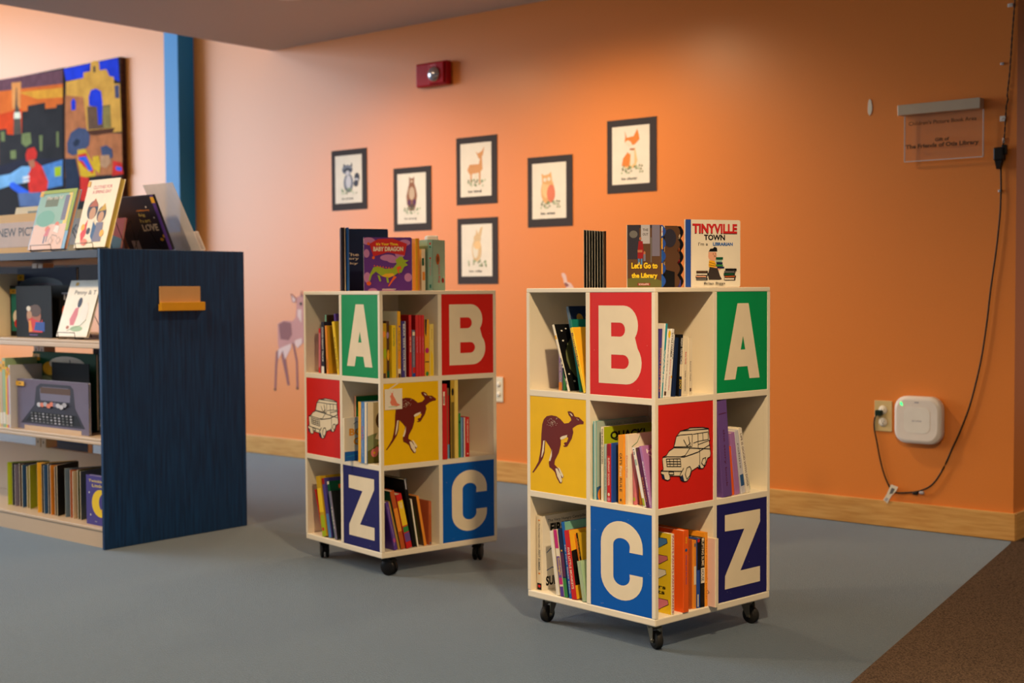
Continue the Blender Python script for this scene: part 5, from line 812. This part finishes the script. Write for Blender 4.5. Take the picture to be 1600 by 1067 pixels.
bk1 = [('r','teal2',.02,.42,.8,.94),('r','moss',.2,.72,.55,.88),('r','straw',.8,.4,.9,.95),('r','slate',.72,.48,.84,.9),('r','blush',.02,.0,.92,.42),('e','seafoam',.3,.52,.25,.14),('t','ivory','After the Fall',.2,.84,.06,.45),
 ('e','coral',.42,.34,.06,.05),('p','rose',[(.36,.22),(.42,.34),(.5,.36),(.48,.22)]),('r','denim',.38,.1,.41,.22),('r','denim',.45,.12,.47,.22),('e','coral',.66,.42,.05,.04),('p','white',[(.6,.3),(.64,.4),(.74,.38),(.74,.26)]),('l','grey',[(.56,.14),(.6,.24),(.72,.22),(.8,.14)],.008),('e','blush',.58,.14,.07,.06),('e','blush',.8,.14,.07,.06),('l','grey',[(.52,.14),(.58,.2),(.64,.14),(.58,.08),(.52,.14)],.007),('l','grey',[(.74,.14),(.8,.2),(.86,.14),(.8,.08),(.74,.14)],.007),('r','amber',.0,.9,.1,.99),('p','dragon',[(.1,.94),(1,.94),(1,1),(.1,1)]),('r','dragon',.92,.3,1,1)]
easel_book(-.655,.055,.295,.275,.020,R(16),'sky',bk1,'pale blue and green picture book leaning on the left wire stand','peach')
bk2 = [('t','rose','CLOTHES FOR',.2,.86,.05,.6),('t','rose','A SPRING DAY',.2,.79,.05,.6),
 ('e','charcoal',.34,.55,.17,.14),('e','skin2',.36,.5,.1,.09),('p','rust',[(.2,.6),(.36,.72),(.5,.6)]),('e','charcoal',.66,.48,.14,.12),('e','skin2',.66,.44,.09,.08),('p','mustard',[(.54,.52),(.7,.64),(.78,.54)]),('p','ivory',[(.2,.1),(.28,.42),(.48,.4),(.52,.1)]),('p','slate',[(.54,.08),(.56,.36),(.78,.36),(.82,.08)]),('p','redcoat',[(.12,.2),(.26,.42),(.3,.2),(.2,.06)]),('p','denim',[(.45,.38),(.58,.3),(.54,.1),(.46,.16)]),('e','amber',.16,.3,.06,.05),('e','amber',.8,.2,.06,.05),('e','charcoal',.36,.24,.06,.05),('e','coral',.3,.08,.1,.05),('r','amber',0,.9,.08,.98)]
easel_book(-.285,.055,.235,.305,.026,R(16),'cream',bk2,'tall cream picture book with two drawn children leaning on a wire stand','straw')
bk3 = [('t','orange','a bedtime story',.5,.72,.04,.3),('t','straw','big',.52,.62,.07,.14),('t','straw','heart',.5,.52,.07,.24),('t','cream','*LOVE',.5,.36,.13,.36),('r','silver',.12,.02,.3,.2),('e','white',.75,.8,.015,.015),('e','white',.85,.6,.015,.015),('e','amber',.85,.2,.04,.03),('e','amber',.92,.26,.03,.03),('r','violet2',.93,0,1,1),('r','amber',.92,.86,1,.97)]
easel_book(-.085,.43,.32,.255,.012,R(23),'charcoal',[],'dark purple picture book with gold lettering leaning away from us',facing=-1,back=bk3)
easel_book(-.315,.20,.16,.135,.010,R(12),'rose',[('p','sky',[(0,0),(1,0),(1,.3),(.5,.45),(0,.2)])],'small pink and blue book behind the tall cream one',stand=False)
easel_book(-1.33,.33,.40,.24,.014,R(14),'mustard',[('r','olive',.3,.55,.75,.9),('t','black','DAY',.6,.8,.12,.12),('r','red',.94,.5,1,1)],'mustard picture book showing above the NEW PICTURE BOOKS sign',stand=False)
# clear brochure holder
h_ = empty('brochure_holder', unit(-.05,.55,ZT+.001), 0, 'empty clear plastic sign holder leaning at the right end of the shelf top', 'sign holder', rot=(-R(27),0,WA+math.pi))
MB().box(0,.218,0,.003,0,.335,M_CLEAR).build('back_sheet', h_)
MB().box(0,.218,-.022,-.019,0,.09,M_CLEAR).box(0,.218,-.019,0,0,.003,M_CLEAR).build('pocket', h_)

# ---- books on the shelves of the unit
def face_book(x, y, z, w, h, t, cov, items, label, tilt=0, name='book', rz=0, cat='book', group=None, gloss=.65):
    ob = empty(name, unit(x, y, z), 0, label, cat, group, rot=(-tilt, 0, WA+rz)); c = .002
    cv = MB(); cv.cbox(0,w,0,c,0,h,mat(cov,gloss),.0005); cv.art(Plane((0,0,0),XA,ZA),w,h,items,.0003,.0001); cv.cbox(0,w,t-c,t,0,h,mat(cov,gloss),.0005); cv.box(0,c,c,t-c,0,h,mat(cov,gloss))
    cv.build('cover', ob); MB().box(c,w-.003,c+.0002,t-c-.0002,.003,h-.003,mat('pagewhite',.8)).build('pages', ob); return ob
S1, S2, S0 = .8675, .4575, .0825
G1 = 'books on the upper shelf of the low shelving'; G2 = 'books on the middle shelf of the low shelving'; G0 = 'board books on the bottom shelf of the low shelving'
W_lab = lambda x, y: [('r','amber',x,y,x+.12,y+.09),('t','black','W',x+.03,y+.02,.05,.05)]
face_book(-1.0,.20,S1,.50,.315,.014,'navy',[('e','steel',.4,.75,.38,.12),('e','slate',.45,.72,.3,.06),('e','silver',.3,.64,.2,.05),('t','red','WHALES AT',.26,.58,.08,.38)]+W_lab(.0,.82),'large dark blue sea picture book facing out on the upper shelf',group=G1)
face_book(-.99,.155,S1,.60,.235,.012,'black',[('r','teal',.02,.1,.3,.95),('e','ivory',.12,.38,.08,.15),('e','red',.12,.25,.06,.1),('t','silver','*TIME',.74,.72,.14,.25),('e','orange2',.80,.5,.06,.13),('e','rust',.86,.32,.08,.14),('e','sage',.78,.36,.04,.06),('e','beige',.84,.12,.08,.06),('t','white','story',.72,.05,.03,.1)]+W_lab(.0,.84),'black picture book titled TIME with orange figures, facing out on the upper shelf',group=G1)
face_book(-.84,.10,S1,.30,.232,.004,'black',[('e','skin',.5,.42,.2,.2),('p','redcoat',[(.36,.1),(.36,.42),(.5,.36),(.7,.3),(.74,.36),(.74,.1)]),('p','blue',[(.5,.14),(.8,.12),(.8,.3),(.55,.3)]),('e','brown',.55,.52,.16,.12),('e','skin2',.38,.44,.07,.08),('e','ivory',.36,.56,.06,.05),('p','orange',[(.36,.1),(.46,.12),(.42,.34),(.36,.32)]),('l','violet',[(.38,.05),(.6,.05)],.02)],'black bookend with a picture cover showing through, upper shelf',name='bookend',cat='bookend')
standing(unit(-1.03,.05,S1), WA, .03, .29, .2, 'cream','cream',[('r','amber',0,.55,1,.62),('r','red',0,.9,.5,1)],[], 'R', 'cream spined book at the left edge of the upper shelf', G1)
pn = [('t','grey','Penny & T',.24,.72,.1,.7),('e','charcoal',.50,.60,.07,.09),('p','rose',[(.3,.3),(.4,.5),(.5,.52),(.52,.38),(.48,.2),(.36,.2)]),('e','white',.72,.4,.12,.2),('e','sage',.6,.14,.2,.05),('e','skin',.3,.16,.05,.03),('l','leaf',[(.3,.1),(.7,.2),(.85,.3)],.012),('r','amber',.2,.9,.3,.96)]
easel_book(-.425,.05,.235,.255,.012,R(18),'ivory',pn,'white picture book with a walking girl leaning on a wire stand, upper shelf',group=G1,z=S1)
face_book(-.42,.26,S1,.14,.265,.012,'ochre',[('e','mustard',.5,.6,.3,.1)],'ochre and brown book behind the white leaning one, upper shelf',group=G1)
# middle shelf
face_book(-.86,.19,S2,.52,.34,.014,'forest',[('e','olive',.4,.75,.25,.12),('e','amber',.28,.78,.12,.09),('e','ivory',.55,.85,.28,.1),('e','leaf',.2,.6,.12,.08),('t','amber','FOREST',.4,.72,.1,.42),('l','darkink',[(.6,.9),(.62,.78)],.02)]+W_lab(0.0,.88),'green jungle picture book facing out on the middle shelf',group=G2)
m_ = MB().cbox(0,.30,0,.003,0,.30,mat('black',.7,0,.1),.001); m_.cbox(0,.30,.0035,.055,0,.002,mat('black',.4),.0005)
m_.build('bookend', None, unit(-.60,.13,S2), (0,0,WA), 'black metal bookend behind the grey typewriter book, middle shelf', 'bookend')
ty = [('p','charcoal',[(.05,.12),(.25,.5),(.28,.86),(.34,.93),(.76,.93),(.8,.86),(.82,.5),(.95,.12)]),('p','slate',[(.33,.82),(.37,.87),(.73,.87),(.76,.8),(.75,.6),(.34,.6)]),('r','brown',.34,.74,.76,.86),('p','black',[(.12,.16),(.22,.36),(.84,.36),(.9,.16)]),('r','beige',.1,.0,.9,.08)]
random.seed(5)
for r_ in range(4):
    for c_ in range(11): ty.append(('e','silver' if random.random() < .5 else 'grey',.22+.055*c_,.17+.055*r_,.016,.016))
for k_ in range(9): ty.append(('e',random.choice(['silver','pearl','coral','slate']),.33+.045*k_,.5+.05*random.random(),.03,.045))
face_book(-.765,.055,S2,.575,.225,.012,'slate',ty+W_lab(.0,.86),'glossy grey book with a typewriter on its cover, facing out on the middle shelf',group=G2,gloss=.12)
sp = [('lilac',.024,.27,'pale lilac'),('straw',.026,.30,'straw yellow'),('beige',.024,.30,'beige'),('sage',.026,.315,'sage green'),('yellow',.011,.275,'thin bright yellow'),('rose',.013,.27,'rose'),('pearl',.014,.285,'pearl grey')]
x_ = -.925
for c_, t_, h_, d_ in sp:
    standing(unit(x_,.03,S2), WA, t_, h_, .2, c_, c_, [('r','amber',0,.84,1,.96),('t','black','W',.2,.87,.05,.6),('r','ivory',0,.05,1,.22)], [], 'R', d_+' spined book with a yellow label at the left of the middle shelf', G2); x_ += t_+.0008
# bottom shelf: fanned board books
def fan(x, y, n, h, cols, label, spread, z=S0, w=.15, sp=.018):
    e_ = empty('board_book', unit(x,y,z), WA, label, 'book', G0)
    for k in range(n):
        a = R(-62+spread*k/(n-1)); c = cols[k % len(cols)]
        # boards hinge at the back, fore edges to the front
        dx = math.cos(a); dy = math.sin(a); x0 = 0
        p = Vector(((k-(n-1)/2)*.004, w, 0)); q = Vector(((k-(n-1)/2)*sp, .006*(k % 2), 0)); dd = (p-q).normalized(); nn = Vector((dd.y,-dd.x,0))*.0013
        mb = MB(); mb.add([q-nn,q+nn,p+nn,p-nn]+[v+ZA*(h-.004*(k % 3)) for v in (q-nn,q+nn,p+nn,p-nn)], [(3,2,1,0),(4,5,6,7),(0,1,5,4),(2,3,7,6)], mat('pagewhite',.6))
        mb.add([q-nn,p-nn,p-nn+ZA*(h-.004*(k % 3)),q-nn+ZA*(h-.004*(k % 3))], [(0,3,2,1)], mat(c)); mb.add([q+nn,p+nn,p+nn+ZA*(h-.004*(k % 3)),q+nn+ZA*(h-.004*(k % 3))], [(0,1,2,3)], mat(c))
        mb.build('page' if 0 < k < n-1 else 'cover', e_)
fan(-.85,.10,7,.20,['lime','charcoal','slate','brown','denim','beige'],'fanned board book with a lime cover, left one on the bottom shelf',40,sp=.032)
fan(-.555,.07,7,.225,['amber','black','denim','charcoal','orange','brown','black'],'fanned board book with orange edges and black pages, middle of the bottom shelf',40,sp=.027)
fan(-.365,.08,5,.215,['steel','rust','beige','olive'],'fanned board book with grey and brown pages, right one on the bottom shelf',30,sp=.03)
face_book(-.212,.05,S0,.165,.21,.02,'indigo',[('t','straw','Twinkle,',.12,.86,.06,.7),('t','straw','Little',.28,.77,.06,.5),('e','yellow',.66,.45,.4,.28),('e','indigo',.86,.47,.28,.2),('e','amber',.75,.3,.08,.05),('e','white',.15,.65,.02,.02),('e','white',.2,.2,.02,.02),('t','silver','by',.4,.06,.03,.1)],'purple board book with a yellow moon beside the blue end panel, bottom shelf',group=G0)
# far side of the unit
face_book(-.775,.60,S0,.10,.36,.012,'red',[('e','peach',.6,.85,.3,.08),('e','crimson',.4,.6,.3,.1)],'red book on the far side seen under the middle shelf',group='books on the far side of the low shelving')
face_book(-1.55,.62,S0,.45,.36,.03,'navy',[('e','steel',.4,.8,.3,.08),('r','charcoal',0,0,1,.6)],'large navy book on the far side seen under the middle shelf',group='books on the far side of the low shelving')
face_book(-.85,.50,S2,.45,.37,.02,'charcoal',[('e','steel',.4,.8,.3,.08)],'dark picture book on the far side seen over the green jungle book',group='books on the far side of the low shelving')
